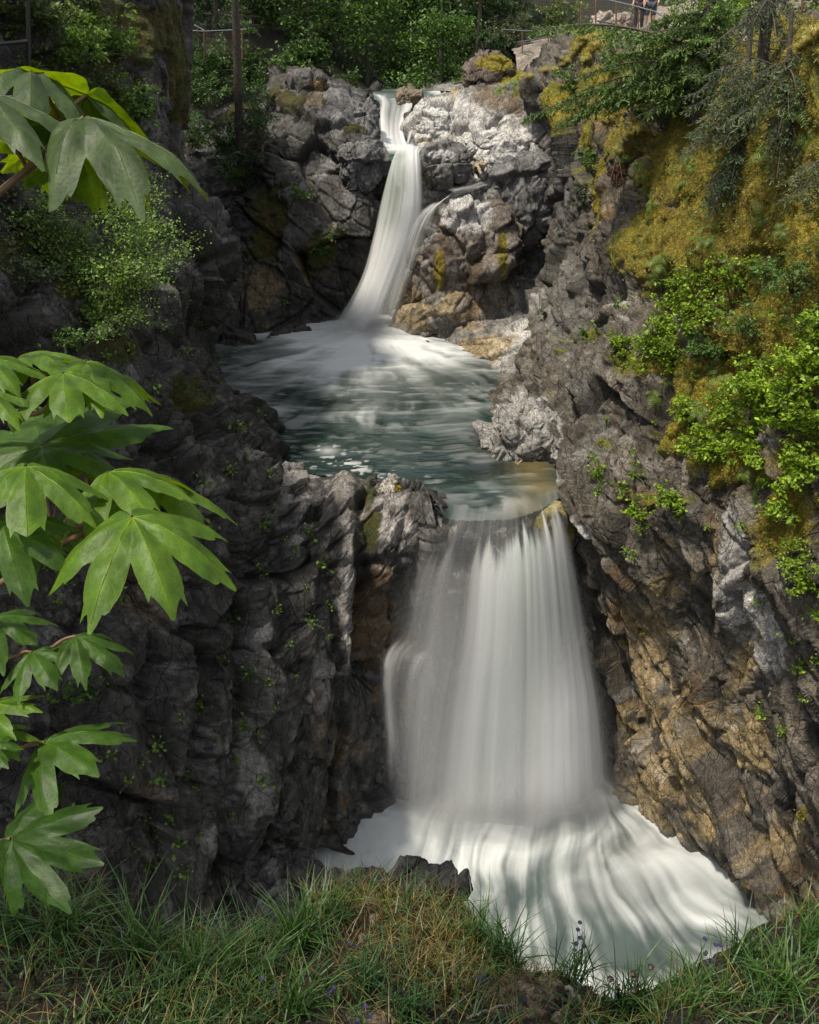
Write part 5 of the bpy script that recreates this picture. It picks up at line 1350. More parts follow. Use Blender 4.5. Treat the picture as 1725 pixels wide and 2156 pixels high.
# dead reddish bough on the mossy edge
p, n = on('R', 1300, 325)
root = empty('dead_branch', p + n * 0.1, 'rusty dead conifer branch hanging on the moss edge', 'dead branch')
fo = MB(); br = MB()
for (x, y) in [(1300,400),(1315,385),(1285,390)]:
    bough(fo, br, np.zeros(3), P(x, y, p[1] - .4) - p, .1, 8, .3, 26, ((0.08, 0.025, 0.008), (0.17, 0.06, 0.02)), 0.05)
br.build('twig', M_STEM, root); fo.build('dead_needles', M_NEEDLE, root)
# springy moss shoots over the golden cushions of the right cliff
SGm, SNm, _, _, _ = SURF['R']
mo = bpy.data.objects['cliff.001'].data.attributes['Moss']
mv = np.zeros(len(SGm), F4); mo.data.foreach_get('value', mv)
vx = (SURF['R'][2] > 1080) & (SURF['R'][2] < 1980) & (SURF['R'][3] < 1800)
pmv = np.where(vx, np.clip(mv - .25, 0, 1) * SURF['R'][4] ** -0.5, 0); pmv = pmv / pmv.sum()
ii = rng.choice(len(SGm), 120000, p=pmv)
nn = np.where((SNm[ii] * SGm[ii]).sum(-1, keepdims=True) > 0, -SNm[ii], SNm[ii])
bp_ = SGm[ii] + rng.normal(size=(len(ii), 3)) * .02
dr = unit(nn + rng.normal(size=nn.shape) * .55 - UPV * .25)
ll = rng.uniform(.018, .048, (len(ii), 1)); sd_ = unit(np.cross(dr, rng.normal(size=dr.shape))) * ll * .22
nzm = fbm(bp_.astype(F4) * 1.4, 3, 733)[:, None]
tt = np.clip(rng.random((len(ii), 1)) * .7 + .7 * nzm + .1, 0, 1)
cm_ = np.array([0.115, 0.088, 0.010]) * (1 - tt) + np.array([0.36, 0.31, 0.034]) * tt
mmb = MB(); mmb.quads(np.stack([bp_ - sd_, bp_ + sd_, bp_ + dr * ll + sd_ * .4, bp_ + dr * ll - sd_ * .4], 1), cm_)
tag(mmb.build('moss', M_GRASS), 'thick golden moss cushions covering the right cliff', 'moss', kind='stuff')

# ------------------------------------------------------------------ maple leaves at the left
OUT = [(0,1.0),(2.5,.92),(5.5,.85),(8,.80),(9.8,.875),(11.5,.76),(14,.70),(17,.58),(19,.49),(20.5,.44),(22,.49),(25,.62),(28.5,.74),(30.8,.76),(32.5,.86),(34.5,.80),(38,.93),(40,.985),(42,.88),(45,.78),(48,.85),(49.5,.73),(53,.67),(57,.56),(60,.48),(62.5,.44),(65,.48),(70,.60),(73,.65),(75,.63),(80,.74),(84,.80),(86,.71),(90,.61),(94,.585),(97,.57),(101,.48),(108,.38),(120,.29),(134,.22),(150,.17),(168,.09),(180,.03)]
OA = np.array([a for a, _ in OUT]); OR = np.array([b for _, b in OUT])
LOBES = np.radians([0, 40, -40, 83, -83])
def maple_leaf(parent, jx, jy, jd, tx, ty, td, wid=1.0, up=(0, 0, 1), roll=0.0, droop=0.55, fold=0.17, cols=((0.075, 0.16, 0.022), (0.11, 0.215, 0.03)), asym=0.0, twig=None, label=None):
    """palmate leaf: junction pixel+distance, main lobe tip pixel+distance"""
    droop = droop * 1.12
    J = PD(jx, jy, jd); T = PD(tx, ty, td)
    ay = T - J; L = np.linalg.norm(ay); ay = ay / L
    upv = np.asarray(up, float); nz_ = unit(upv - ay * (upv @ ay)); ax = np.cross(ay, nz_)
    c_, s_ = math.cos(roll), math.sin(roll)
    ax, nz_ = ax * c_ + nz_ * s_, nz_ * c_ - ax * s_
    na, nr = 200, 15
    ph = np.linspace(-np.pi, np.pi, na)
    jit = 1 + 0.05 * np.interp(ph, np.linspace(-np.pi, np.pi, 25), rng.normal(size=25))
    rr = np.interp(np.degrees(np.abs(ph)), OA, OR) * jit * (1 + asym * np.sin(ph))
    sc = L * 1.02
    sd = rng.uniform(0, 50); seed = int(rng.integers(1, 999))
    def shape(x, y):
        r = np.hypot(x, y); a = np.arctan2(x, y)
        dl = np.min(np.abs(a[..., None] - LOBES), -1)
        z = -fold * r * np.clip(np.sin(dl * 2.4), 0, 1) * (1.1 - 0.5 * r)
        z = z + 0.035 * vnoise(np.stack([x * 4 + sd, y * 4, x * 0], -1).astype(F4), seed) * sstep(0.05, .5, r)
        z = z + 0.012 * vnoise(np.stack([x * 13 + sd, y * 13, x * 0], -1).astype(F4), seed + 1)
        rho = r * (1 - 0.16 * droop * r)
        bend = droop * r * r * (0.55 + 0.75 * np.clip(1.15 - np.cos(a), 0, 1.6))
        return z - bend * 0.9, rho / np.maximum(r, 1e-6)
    zt, kt = shape(np.array([0.0]), np.array([1.0])); zt, kt = float(zt[0]), float(kt[0])
    be = math.atan2(-zt, kt); ay, nz_ = ay * math.cos(be) + nz_ * math.sin(be), nz_ * math.cos(be) - ay * math.sin(be)
    sc = 1.0 * L / math.hypot(zt, kt)
    def world(x, y, off=0.0):
        z, k = shape(x, y)
        return J + sc * ((x * k * wid)[..., None] * ax + (y * k)[..., None] * ay + (z + off)[..., None] * nz_)
    t = np.linspace(0, 1, nr)[:, None] ** 0.85
    x = t * (rr * np.sin(ph))[None]; y = t * (rr * np.cos(ph))[None]
    V = world(x, y)
    Fc = gridfaces(nr, na)
    r = np.hypot(x, y); a = np.arctan2(x, y)
    dl = np.min(np.abs(a[..., None] - LOBES), -1)
    nz1 = fbm(np.stack([x * 5 + sd, y * 5, x * 0], -1).astype(F4), 4, seed + 2)
    m = np.clip(0.5 + 0.7 * nz1 + 0.25 * (r - .5), 0, 1)
    C = np.asarray(cols[0]) + (np.asarray(cols[1]) - np.asarray(cols[0])) * m[..., None]
    C = lerp(C, np.ones(C.shape) * np.asarray(cols[1]) * 1.25, np.exp(-(dl * r / 0.03) ** 2) * 0.45)
    side = np.sin((r * np.cos(dl) - 0.9 * r * np.sin(dl)) * 46)
    C = C * (1 + 0.07 * side * sstep(.1, .3, r))[..., None]
    mb = MB(); mb.add(V.reshape(-1, 3), Fc, np.clip(C, 0, 1).reshape(-1, 3))
    # veins, slightly raised on both faces
    vc = np.asarray(cols[1]) * np.array([1.45, 1.3, 1.3])
    for li, la in enumerate(LOBES):
        ml = (1.0, .95, .95, .66, .66)[li]
        k = 16; s = np.linspace(0.0, ml * 0.93, k)
        for o_ in (0.004, -0.004):
            P0 = world(s * math.sin(la), s * math.cos(la), o_)
            wv = (0.0075 * (1 - s / ml * 0.85))
            A_ = world(s * math.sin(la) - wv * math.cos(la), s * math.cos(la) + wv * math.sin(la), o_ * .4)
            B_ = world(s * math.sin(la) + wv * math.cos(la), s * math.cos(la) - wv * math.sin(la), o_ * .4)
            mb.quads(np.stack([A_[:-1], P0[:-1], P0[1:], A_[1:]], 1), vc); mb.quads(np.stack([P0[:-1], B_[:-1], B_[1:], P0[1:]], 1), vc)
        for q in range(1, 6):
            s0 = ml * (0.12 + 0.14 * q)
            for sg in (-1, 1):
                ee = np.linspace(0, 1, 5) * 0.30 * ml * (1 - 0.12 * q)
                xx = s0 * math.sin(la) + ee * math.sin(la + sg * 0.72); yy = s0 * math.cos(la) + ee * math.cos(la + sg * 0.72)
                lim = np.interp(np.degrees(np.abs(np.arctan2(xx, yy))), OA, OR) * 0.93
                ok = np.hypot(xx, yy) < lim
                if ok.sum() < 3: continue
                xx, yy = xx[ok], yy[ok]
                wv = 0.0022
                A_ = world(xx - wv * math.cos(la + sg * .72), yy + wv * math.sin(la + sg * .72), 0.002); B_ = world(xx + wv * math.cos(la + sg * .72), yy - wv * math.sin(la + sg * .72), 0.002)
                mb.quads(np.stack([A_[:-1], B_[:-1], B_[1:], A_[1:]], 1), vc * 0.85)
    nv = sum(len(f) for f in mb.F)
    if twig is not None:
        K = PD(*twig); md = (J + K) / 2 + UPV * 0.012
        mb.tube(bez(K, md, J, 10), 0.0042, 0.0030, 6, (0.14, 0.07, 0.03))
    Fa = np.concatenate(mb.F)
    leaf = mesh_from('leaf', np.concatenate(mb.V), Fa, None, parent, True, {'Col': np.clip(np.concatenate(mb.C), 0, 1)}, [M_MAPLE, M_TWIG], (np.arange(len(Fa)) >= nv).astype(np.int32))
    if label: leaf['label'] = label
    return leaf

MAPLE = empty('maple_tree', (-4.6, 2.4, -3.2), 'big leaved maple reaching in from the left with broad lobed leaves', 'tree')
_t = MB(); _c = MB()  # trunk and crown out of view, added to shade the left bank
mp0 = np.array([-4.6, 2.4, -3.2])
_tp = bez(np.array([0, 0, -.6]), np.array([.1, 0, 2.5]), np.array([.3, .2, 7.5]), 14); _t.tube(_tp, .17, .05, 10)
for i in range(26):
    p_ = _tp[int(rng.uniform(4, 13.9))]; a_ = rng.uniform(0, 6.283); l_ = rng.uniform(.7, 1.9)
    e_ = p_ + np.array([math.cos(a_) * l_, math.sin(a_) * l_, l_ * rng.uniform(-.1, .5)])
    if (mp0 + e_)[0] > -2.3: continue
    _t.tube(bez(p_, (p_ + e_) / 2 + UPV * .2, e_, 6), .035, .01, 5)
    for k in range(4):
        q, c = leaves_at(e_ + rng.normal(size=(26, 3)) * np.array([.38, .38, .22]) + np.array([0, 0, -.05]), .24, (0.05, .12, .015), (0.085, .18, .022), aspect=.9); _c.quads(q, c)
_t.build('trunk', M_BARK, MAPLE, True); _c.build('crown', M_MAPLE, MAPLE)
def branch(label, paths, r0=0.007):
    mb = MB()
    for pth in paths:
        pts = np.array([PD(*q) for q in pth])
        pts = catmull(pts, 20) if len(pts) > 2 else bez(pts[0], pts.mean(0), pts[1], 12)
        mb.tube(pts, r0, r0 * 0.55, 8)
    mb.tube(bez(np.array([-4.5, 2.4, -1.6]), np.array([-2.5, 1.8, -1.0]), PD(*paths[0][0]), 12), .02, r0, 7)
    root = mb.build('branch', M_TWIG, MAPLE, True)
    root.location = tuple(-mp0); root['label'] = label
    return root

LG_ = ((0.058, 0.140, 0.008), (0.115, 0.215, 0.014))
LD_ = ((0.034, 0.092, 0.007), (0.060, 0.135, 0.012))  # darker copy of the leaf green, shade painted in
LB_ = ((0.040, 0.075, 0.020), (0.070, 0.115, 0.036))  # greyish copy: shade and sky sheen put into the leaf colour
b1 = branch('uppermost maple branch with large greyish leaves', [[(-120,520,1.55),(10,395,1.5),(100,325,1.5),(128,258,1.5),(150,235,1.5)], [(-110,500,1.5),(0,405,1.45),(90,330,1.45),(137,282,1.42)]])
maple_leaf(b1, 66,146,1.50, 66,285,1.38, .85, (0.15,-0.2,1), 0.1, 0.75, cols=LB_, twig=(128,258,1.5))
maple_leaf(b1, -35,200,1.40, 85,348,1.30, .75, (0.1,-.3,1), 0.0, 0.5, cols=LB_, twig=(60,360,1.5))
maple_leaf(b1, 184,200,1.56, 95,400,1.66, 1.0, (-0.15,1.0,0.25), 0.1, 0.35, cols=LG_, twig=(128,258,1.5), label='leaf seen from its yellow glowing underside')
maple_leaf(b1, 186,199,1.57, 250,272,1.70, 1.3, (0.2,-.3,1), 0.0, 0.7, cols=LB_, twig=(130,256,1.5))
maple_leaf(b1, 178,246,1.36, 442,430,1.34, .66, (0.15,-0.25,1), 0.25, 0.62, cols=LB_, twig=(60,355,1.46))
maple_leaf(b1, 137,282,1.46, 205,455,1.62, 1.2, (0.1,1.0,0.35), -.1, 0.35, cols=LG_, twig=(40,372,1.46), label='leaf hanging with its yellow underside showing')
maple_leaf(b1, 140,290,1.60, 110,440,1.70, 1.1, (-.2,1.0,0.3), -.1, 0.3, cols=LG_, twig=(40,372,1.46), label='yellow lit leaf behind the front leaf')

b2 = branch('second maple branch with mid green leaves at the level of the pool', [[(-150,880,1.75),(20,872,1.7),(75,835,1.7),(72,790,1.7)], [(20,872,1.7),(90,865,1.7),(140,800,1.68)]])
maple_leaf(b2, 60,745,1.74, 150,800,1.66, 1.15, (-.1,.1,1), 0.05, 0.75, cols=LG_, twig=(75,835,1.7))
maple_leaf(b2, 134,786,1.62, 147,897,1.52, 1.15, (0.1,-.45,1), 0.05, 0.55, cols=LG_, twig=(105,862,1.7))
maple_leaf(b2, 181,760,1.68, 322,878,1.66, .95, (0.25,-0.1,1), 0.25, 0.6, cols=LG_, twig=(110,850,1.7))
maple_leaf(b2, 178,764,1.72, 225,850,1.84, 1.1, (0.1,1,0.3), 0.0, 0.3, cols=LG_, twig=(110,850,1.7), label='leaf with its yellow underside turned to the viewer')
maple_leaf(b2, -40,755,1.60, 50,845,1.56, 1.1, (0.1,-.3,1), 0.1, 0.6, cols=LG_, twig=(10,872,1.7))
maple_leaf(b2, -30,820,1.55, 40,905,1.50, .9, (0.1,-.4,1), 0.1, 0.6, cols=LG_, twig=(0,873,1.7))

b3 = branch('lush middle maple branch with the largest bright leaves', [[(-150,1310,1.75),(60,1190,1.7),(150,1085,1.66),(195,1035,1.65)], [(60,1190,1.7),(150,1135,1.6),(215,1120,1.5)], [(100,1140,1.68),(190,1095,1.7),(290,1015,1.66)], [(60,1190,1.7),(20,1120,1.62),(35,1010,1.5)]], 0.008)
maple_leaf(b3, 87,937,1.75, 66,846,1.95, 1.35, (0,-.25,1), 0.0, 0.3, cols=LD_, twig=(110,1130,1.69))
maple_leaf(b3, 88,940,1.72, 120,1060,1.62, 1.3, (0,-.3,1), 0.0, 0.55, cols=LD_, twig=(110,1130,1.69))
maple_leaf(b3, 227,996,1.58, 330,1112,1.48, 1.0, (0.15,-.4,1), 0.05, 0.6, cols=LG_, twig=(180,1060,1.66))
maple_leaf(b3, 178,978,1.74, 130,1010,1.80, 1.2, (-.1,.8,0.6), 0.0, 0.25, cols=LG_, twig=(185,1040,1.66), label='small leaf seen edge on from below')
maple_leaf(b3, 303,1004,1.66, 445,1140,1.60, 1.0, (0.2,-.2,1), 0.15, 0.65, cols=LG_, twig=(270,1030,1.67))
maple_leaf(b3, 300,1006,1.70, 275,1050,1.78, 1.0, (0,1,0.3), 0.0, 0.3, cols=LG_, twig=(270,1030,1.67), label='yellow underside of a leaf beside the stalk')
maple_leaf(b3, 55,981,1.45, 60,1150,1.36, 1.15, (0.1,-.4,1), 0.1, 0.62, cols=LG_, twig=(35,1020,1.52))
maple_leaf(b3, 279,1088,1.42, 372,1325,1.34, 1.0, (0.15,-.45,1), 0.10, 0.55, cols=LG_, twig=(190,1126,1.54))
maple_leaf(b3, 5,1098,1.40, 55,1265,1.36, 1.0, (0.1,-.6,1), 0.1, 0.5, cols=LD_, twig=(-60,1260,1.75))
maple_leaf(b3, 60,1110,1.58, 143,1212,1.60, .95, (0.1,-.3,1), 0.3, 0.55, cols=LD_, twig=(55,1192,1.7))
maple_leaf(b3, 180,1100,1.75, 190,1185,1.80, 1.2, (0,-.3,1), 0.1, 0.5, cols=LD_, twig=(120,1150,1.68))
maple_leaf(b3, 130,1030,1.80, 150,1130,1.90, 1.2, (0,-.3,1), 0.1, 0.5, cols=LD_, twig=(110,1130,1.69))

b4 = branch('lower maple branch with three smaller dark leaves', [[(-150,1430,1.85),(0,1390,1.8),(60,1374,1.8),(110,1362,1.8),(150,1343,1.8)], [(-60,1330,1.8),(0,1362,1.8),(20,1382,1.8)]], 0.005)
maple_leaf(b4, -12,1300,1.80, 84,1362,1.78, 1.1, (0.1,-.2,1), 0.1, 0.6, cols=LD_, twig=(10,1386,1.8))
maple_leaf(b4, 67,1373,1.78, 122,1455,1.72, 1.1, (0.1,-.45,1), 0.05, 0.5, cols=LD_, twig=(40,1380,1.8))
maple_leaf(b4, 160,1340,1.80, 258,1420,1.78, .95, (0.2,-.2,1), 0.15, 0.6, cols=LD_, twig=(115,1360,1.8))
maple_leaf(b4, 159,1342,1.83, 140,1385,1.9, 1.2, (-.3,.8,0.5), 0.15, 0.4, cols=LG_, twig=(115,1360,1.8))
b5 = branch('low maple branch with a wide drooping leaf', [[(-150,1600,1.8),(0,1585,1.8),(50,1573,1.8),(85,1565,1.8)]], 0.005)
maple_leaf(b5, -30,1490,1.75, 90,1500,1.72, .8, (0,-.1,1), 0.0, 0.55, cols=LG_, twig=(-40,1590,1.8))
maple_leaf(b5, -25,1540,1.72, 45,1605,1.68, .9, (0,-.3,1), 0.1, 0.55, cols=LG_, twig=(-20,1588,1.8))
maple_leaf(b5, -30,1565,1.66, 20,1620,1.62, .9, (0,-.4,1), 0.1, 0.55, cols=LD_, twig=(-20,1588,1.8))
maple_leaf(b5, 95,1563,1.75, 215,1640,1.66, 1.05, (0.1,-.35,1), 0.05, 0.55, cols=LD_, twig=(50,1573,1.8))
b6 = branch('lowest maple branch carrying one big dark leaf above the grass', [[(-160,1830,1.75),(-60,1795,1.7),(-10,1780,1.68)]], 0.005)
maple_leaf(b6, 23,1766,1.62, 232,1824,1.52, 0.64, (0.0,-.75,1), 0.0, 0.25, cols=((0.022, 0.060, 0.006), (0.034, 0.085, 0.009)), twig=(-10,1780,1.68))  # darkest green: this leaf's shade is in its colour

# ------------------------------------------------------------------ grass and small things on the bank
def blades(base, hgt, lean, width, c0, c1, spread=0.5, dirb=None):
    n = len(base)
    a = rng.uniform(0, 6.28, n); hh = hgt * rng.uniform(0.55, 1.15, n)
    d = np.stack([np.cos(a), np.sin(a), np.zeros(n)], -1)
    if dirb is not None: d = unit(d + dirb)
    le = lean * rng.uniform(0.2, 1.3, n)
    f = np.array([0, .35, .7, 1.0])
    up_ = f[None] * hh[:, None] * (1 - 0.30 * (le[:, None] * f[None]) ** 2)
    out = le[:, None] * hh[:, None] * f[None] ** 2
    sp_ = base[:, None] + d[:, None] * out[..., None] + np.array([0, 0, 1.0]) * up_[..., None]
    sd = np.stack([-d[:, 1], d[:, 0], 0 * a], -1)
    tw = rng.uniform(-0.8, 0.8, n)[:, None]; sd = unit(sd + d * tw)
    wv = width * rng.uniform(0.7, 1.3, n)[:, None] * np.array([0.8, 1, 0.75, 0.08])[None]
    Lp = sp_ - sd[:, None] * wv[..., None]; Rp = sp_ + sd[:, None] * wv[..., None]
    q = np.stack([Lp[:, :-1], Rp[:, :-1], Rp[:, 1:], Lp[:, 1:]], 2).reshape(-1, 4, 3)
    t = rng.random((n, 1)); c = np.asarray(c0) * (1 - t) + np.asarray(c1) * t
    c = c * (1 + .2 * rng.normal(size=(n, 1))).clip(.5, 1.6)
    return q, np.repeat(c, 3, axis=0)

GG = ((0.018, 0.055, 0.010), (0.060, 0.130, 0.022)); GB = ((0.022, 0.062, 0.022), (0.055, 0.125, 0.040)); GY = ((0.10, 0.075, 0.018), (0.23, 0.17, 0.045))
SG, SN, SX, SY_, SDp = SURF['F']
vis = np.where((SX > -330) & (SX < 2180) & (SY_ < 2260) & (SY_ > 1780))[0]
nzv = fbm(SG[vis].astype(F4) * 2.2, 3, 551)
gravel = soft(SX[vis], SY_[vis], [(1120,2095,75,60,1.0),(1010,1990,40,20,0.7),(830,1905,90,25,0.9)])
pr = np.clip(0.55 + 0.8 * nzv - 1.2 * gravel, 0.02, 1) ** 1.5
mound = soft(SX[vis], SY_[vis], [(900,2000,190,90,1.0),(820,1920,130,40,1.0)])
pg = pr * (1 - 0.92 * mound) * (1 - 0.9 * np.clip(gravel, 0, 1)); pg /= pg.sum()
gm = MB()
ii = vis[rng.choice(len(vis), 3900, p=pg)]
q, c = blades(SG[ii] + rng.normal(size=(len(ii), 3)) * .015, 0.17, 1.0, 0.0030, *GG); gm.quads(q, c)
ii = vis[rng.choice(len(vis), 1500, p=pg)]
q, c = blades(SG[ii], 0.17, 1.2, 0.0020, *GY); gm.quads(q, c)
pm = mound * (0.3 + np.clip(nzv, 0, 1)); pm /= pm.sum()
ii = vis[rng.choice(len(vis), 1800, p=pm)]
q, c = blades(SG[ii], 0.13, 1.2, 0.0018, *GY); gm.quads(q, c)
ii = vis[rng.choice(len(vis), 500, p=pm)]
q, c = blades(SG[ii], 0.17, 0.8, 0.0022, *GG); gm.quads(q, c)
# low leaves between the blades
ii = vis[rng.choice(len(vis), 2600, p=pr / pr.sum())]
q, c = leaves_at(SG[ii] + np.array([0, 0, .02]) + rng.normal(size=(len(ii), 3)) * .02, 0.028, (0.012, .03, .008), (0.04, .085, .015)); gm.quads(q, c)
tag(gm.build('grass', M_GRASS), 'mixed green and straw coloured grass covering the front bank', 'grass', kind='stuff')
# moss litter on the mound: short dark red brown tufts
lm = MB(); ii = vis[rng.choice(len(vis), 9000, p=(pm + 0.00004) / (pm + 0.00004).sum())]
q, c = blades(SG[ii] + rng.normal(size=(len(ii), 3)) * .006, 0.035, 1.0, 0.0018, (0.035, .016, .006), (0.085, .05, .015)); lm.quads(q, c)
tag(lm.build('moss', M_GRASS), 'dark red brown moss matting the earth of the mound', 'moss', kind='stuff')

def tuft(label, x, y, n, hgt, lean, cols, key='F', w_=0.0034):
    p, nn = on(key, x, y)
    base = rng.normal(size=(n, 3)) * np.array([.045, .035, .008])
    mb = MB(); q, c = blades(base, hgt, lean, w_, *cols); mb.quads(q, c)
    o = mb.build('grass_tuft', M_GRASS); o.location = tuple(float(v) for v in p)
    tag(o, label, 'grass tuft', 'grass tufts on the front bank')
for (x, y, n, h_, l_, cols, lab) in [
 (640,1985,110,.36,.85,GG,'thick arching grass tuft at the left end of the dark slab'),
 (705,1935,60,.30,.7,GG,'upright grass tuft just left of the dark slab'),
 (1010,1990,80,.34,.75,GG,'arching grass tuft right of the dark slab'),
 (1062,2030,120,.34,.7,GB,'dense dark grass tuft above the gravel patch'),
 (833,1915,16,.30,.8,GG,'thin lone grass tuft on top of the dark slab'),
 (780,2080,70,.26,.6,GB,'blue green grass tuft in the middle of the bank'),
 (860,2150,80,.26,.6,GB,'blue green grass tuft at the very bottom of the frame'),
 (620,2130,70,.26,.9,GG,'grass tuft beside the blue flowers'),
 (1200,2060,70,.30,.7,GB,'grass tuft at the gravel edge'),
 (1330,2120,90,.28,.7,GG,'grass tuft under the dark bell flowers'),
 (1450,2090,80,.28,.7,GG,'grass tuft below the tall blue flower stalk'),
 (1560,2030,70,.30,.8,GG,'grass tuft on the right lip of the bank'),
 (1640,2080,90,.26,.8,((.03,.09,.014),(.085,.17,.03)),'sunlit grass tuft in the lower right corner'),  # lighter blades here and next: sunlight painted into the green
 (1700,1990,90,.28,.8,((.03,.09,.014),(.085,.17,.03)),'sunlit grass tuft at the right edge'),
 (300,2010,70,.40,1.0,GG,'long arching grass tuft in the shade at the left'),
 (140,1960,80,.36,1.0,GG,'grass tuft below the big dark maple leaf'),
 (420,2080,80,.40,.9,GG,'tall grass tuft in front of the black gap'),
 (520,2060,80,.38,.9,GG,'tall grass tuft leaning right of the black gap'),
 (40,1960,60,.36,.9,GG,'grass tuft at the left edge')]:
    tuft(lab, x, y, n, h_, l_, cols)

# broad leaves
for (x, y, s, a, lab, cc) in [(888,1975,.16,0.2,'single upright broad grey green leaf on the mound',(0.07,.12,.05)), (868,2140,.15,-.5,'broad yellow green leaf lying in the grass',(0.09,.15,.03)), (150,1990,.2,-.4,'broad pointed leaf standing at the left',(0.03,.075,.02)), (1120,2060,.14,.3,'narrow broad leaf at the edge of the gravel',(0.045,.10,.02))]:
    p, nn = on('F', x, y)
    t = np.linspace(0, 1, 14); wv = s * .17 * np.sin(np.pi * t ** .8) + .002
    sp_ = np.stack([np.sin(a) * t * s * .6, -0.1 * s * t, s * t * (1 - .15 * t)], -1)
    sdv = unit(np.array([math.cos(a), 0.35, -math.sin(a) * .6]))
    G = np.stack([sp_ - sdv * wv[:, None], sp_ + np.array([0, -.006, 0]) * 1.0, sp_ + sdv * wv[:, None]], 1)
    mb = MB(); mb.add(G.reshape(-1, 3), gridfaces(14, 3), cc); o = mb.build('broad_leaf_plant', M_GRASS, smooth=True); o.location = tuple(float(v) for v in p)
    tag(o, lab, 'plant', 'broad leaved plants on the bank')

# pebbles
LPB = 'small rounded pebble lying on the gravel patch'
def pebble(seed, col):
    th = np.linspace(0.01, math.pi - .01, 14)[:, None]; ph = np.linspace(0, 2 * math.pi, 22)[None]
    D = np.stack([np.sin(th) * np.cos(ph), np.sin(th) * np.sin(ph), np.cos(th) + 0 * ph], -1)
    V = D * np.array([1, .8, .6]) * (1 + .22 * vnoise((D * 1.6).astype(F4), seed))[..., None]
    V[:, -1] = V[:, 0]
    C = np.ones(V.shape) * np.array(col) * (1 + .3 * fbm((D * 4).astype(F4), 3, seed))[..., None]
    return mesh_from('pebble', V.reshape(-1, 3), gridfaces(14, 22)[:, ::-1], M_ROCK, smooth=True, attrs={'Col': np.clip(C, 0, 1).reshape(-1, 3), 'Moss': np.zeros(308), 'Wet': np.zeros(308)})
pe = [tag(pebble(i, c), LPB, 'pebble', 'pebbles on the gravel patch') for i, c in enumerate([(.28,.22,.16), (.34,.28,.2), (.2,.15,.11), (.09,.085,.08)])]
cnt = 0
def put_pebble(x, y, s, k):
    global cnt
    p, nn = on('F', x, y)
    o = pe[k] if cnt == k else pe[k].copy()
    if o is not pe[k]: COL.objects.link(o)
    o.location = tuple(float(v) for v in p + np.array([0, 0, s * .3])); o.scale = (s, s, s); o.rotation_euler = (rng.normal() * .3, rng.normal() * .3, rng.uniform(0, 6.28)); cnt += 1
    return o
for k in range(70):
    put_pebble(rng.normal(1115, 38), rng.normal(2095, 32), float(np.exp(rng.normal(-4.6, .45))), k % 4)
for i, (x, y, s, k, lab) in enumerate([(1170,2140,.028,1,'large pale pebble at the bottom of the gravel'), (1095,2105,.03,3,'dark grey stone in the middle of the gravel'), (790,1935,.03,1,'tan pebble on the mound under the slab'), (770,1975,.028,0,'pale pebble in the dry grass of the mound'), (1010,2055,.035,3,'dark stone right of the mound'), (850,1915,.035,1,'pale block of stone beside the slab')]):
    o = put_pebble(x, y, s, k); o['label'] = lab; o['category'] = 'stone'; o['group'] = 'larger stones on the bank'; o.name = 'stone'

# dead sticks
def stick(lab, pts, r, key='F'):
    P_ = np.array([on(key, x, y)[0] + np.array([0, 0, dz]) for (x, y, dz) in pts])
    mb = MB(); q = catmull(P_, 18) if len(P_) > 2 else np.linspace(P_[0], P_[1], 18)
    q = q + rng.normal(size=q.shape) * r * .4
    mb.tube(q, r, r * .45, 7); o = mb.build('stick', M_STICK, smooth=True); tag(o, lab, 'stick')
M_STICK = plain('dead_wood', (0.17, 0.145, 0.12), .85, noise=.4, scale=30, bump=.5)
stick('grey weathered stick lying across the gravel edge', [(1192,2085,.04),(1222,2118,.04),(1255,2175,.03)], .012)
stick('thin pale straw stick in front of the gravel', [(915,2160,.03),(980,2110,.06),(1030,2072,.04)], .005)
stick('forked dead twig at the bottom of the bank', [(985,2150,.03),(1040,2128,.04),(1085,2115,.03)], .007)
stick('thin bare straw stalk crossing the dark slab', [(735,1985,.02),(775,1930,.16),(815,1900,.24)], .003)

# flowers
M_BLUE = plain('blue_petal', (0.010, 0.008, 0.045), .6); M_DARKP = plain('brown_petal', (0.035, 0.016, 0.012), .5)
def flower(name, lab, x, y, hgt, m, n, bell, cat, group):
    p, nn = on('F', x, y)
    root = empty(name, p, lab, cat, group)
    st = MB(); tip = np.array([rng.normal() * .03, 0, hgt]); path = bez(np.zeros(3), tip * .5 + np.array([.02, 0, 0]), tip, 9)
    st.tube(path, .0022, .0012, 4, (.04, .08, .02))
    for k in range(3):
        q, c = leaves_at(path[2 + k][None] + rng.normal(size=(3, 3)) * .02, .05, *GG, aspect=.25); st.quads(q, c)
    st.build('stem', M_GRASS, root)
    for k in range(n):
        c0 = path[-1 - (k * 2) % 5] + np.array([rng.normal() * .02, rng.normal() * .02, -.004 * k])
        fl = MB(); pet = 6 if bell else 5
        for j in range(pet):
            a = 6.283 * j / pet + rng.uniform(-.2, .2); d = np.array([math.cos(a), math.sin(a), 0]); s_ = np.array([-d[1], d[0], 0])
            L = .022 if bell else .013
            e = c0 + d * L * (.45 if bell else .9) + UPV * (-L if bell else .3 * L); mdl = c0 + d * L * .6 + UPV * (-.4 * L if bell else .1 * L)
            fl.quads(np.stack([np.stack([c0 - s_ * .001, c0 + s_ * .001, mdl + s_ * .006, mdl - s_ * .006]), np.stack([mdl - s_ * .008, mdl + s_ * .008, e + s_ * .002, e - s_ * .002])]), (1, 1, 1))
        fl.build('flower', m, root)
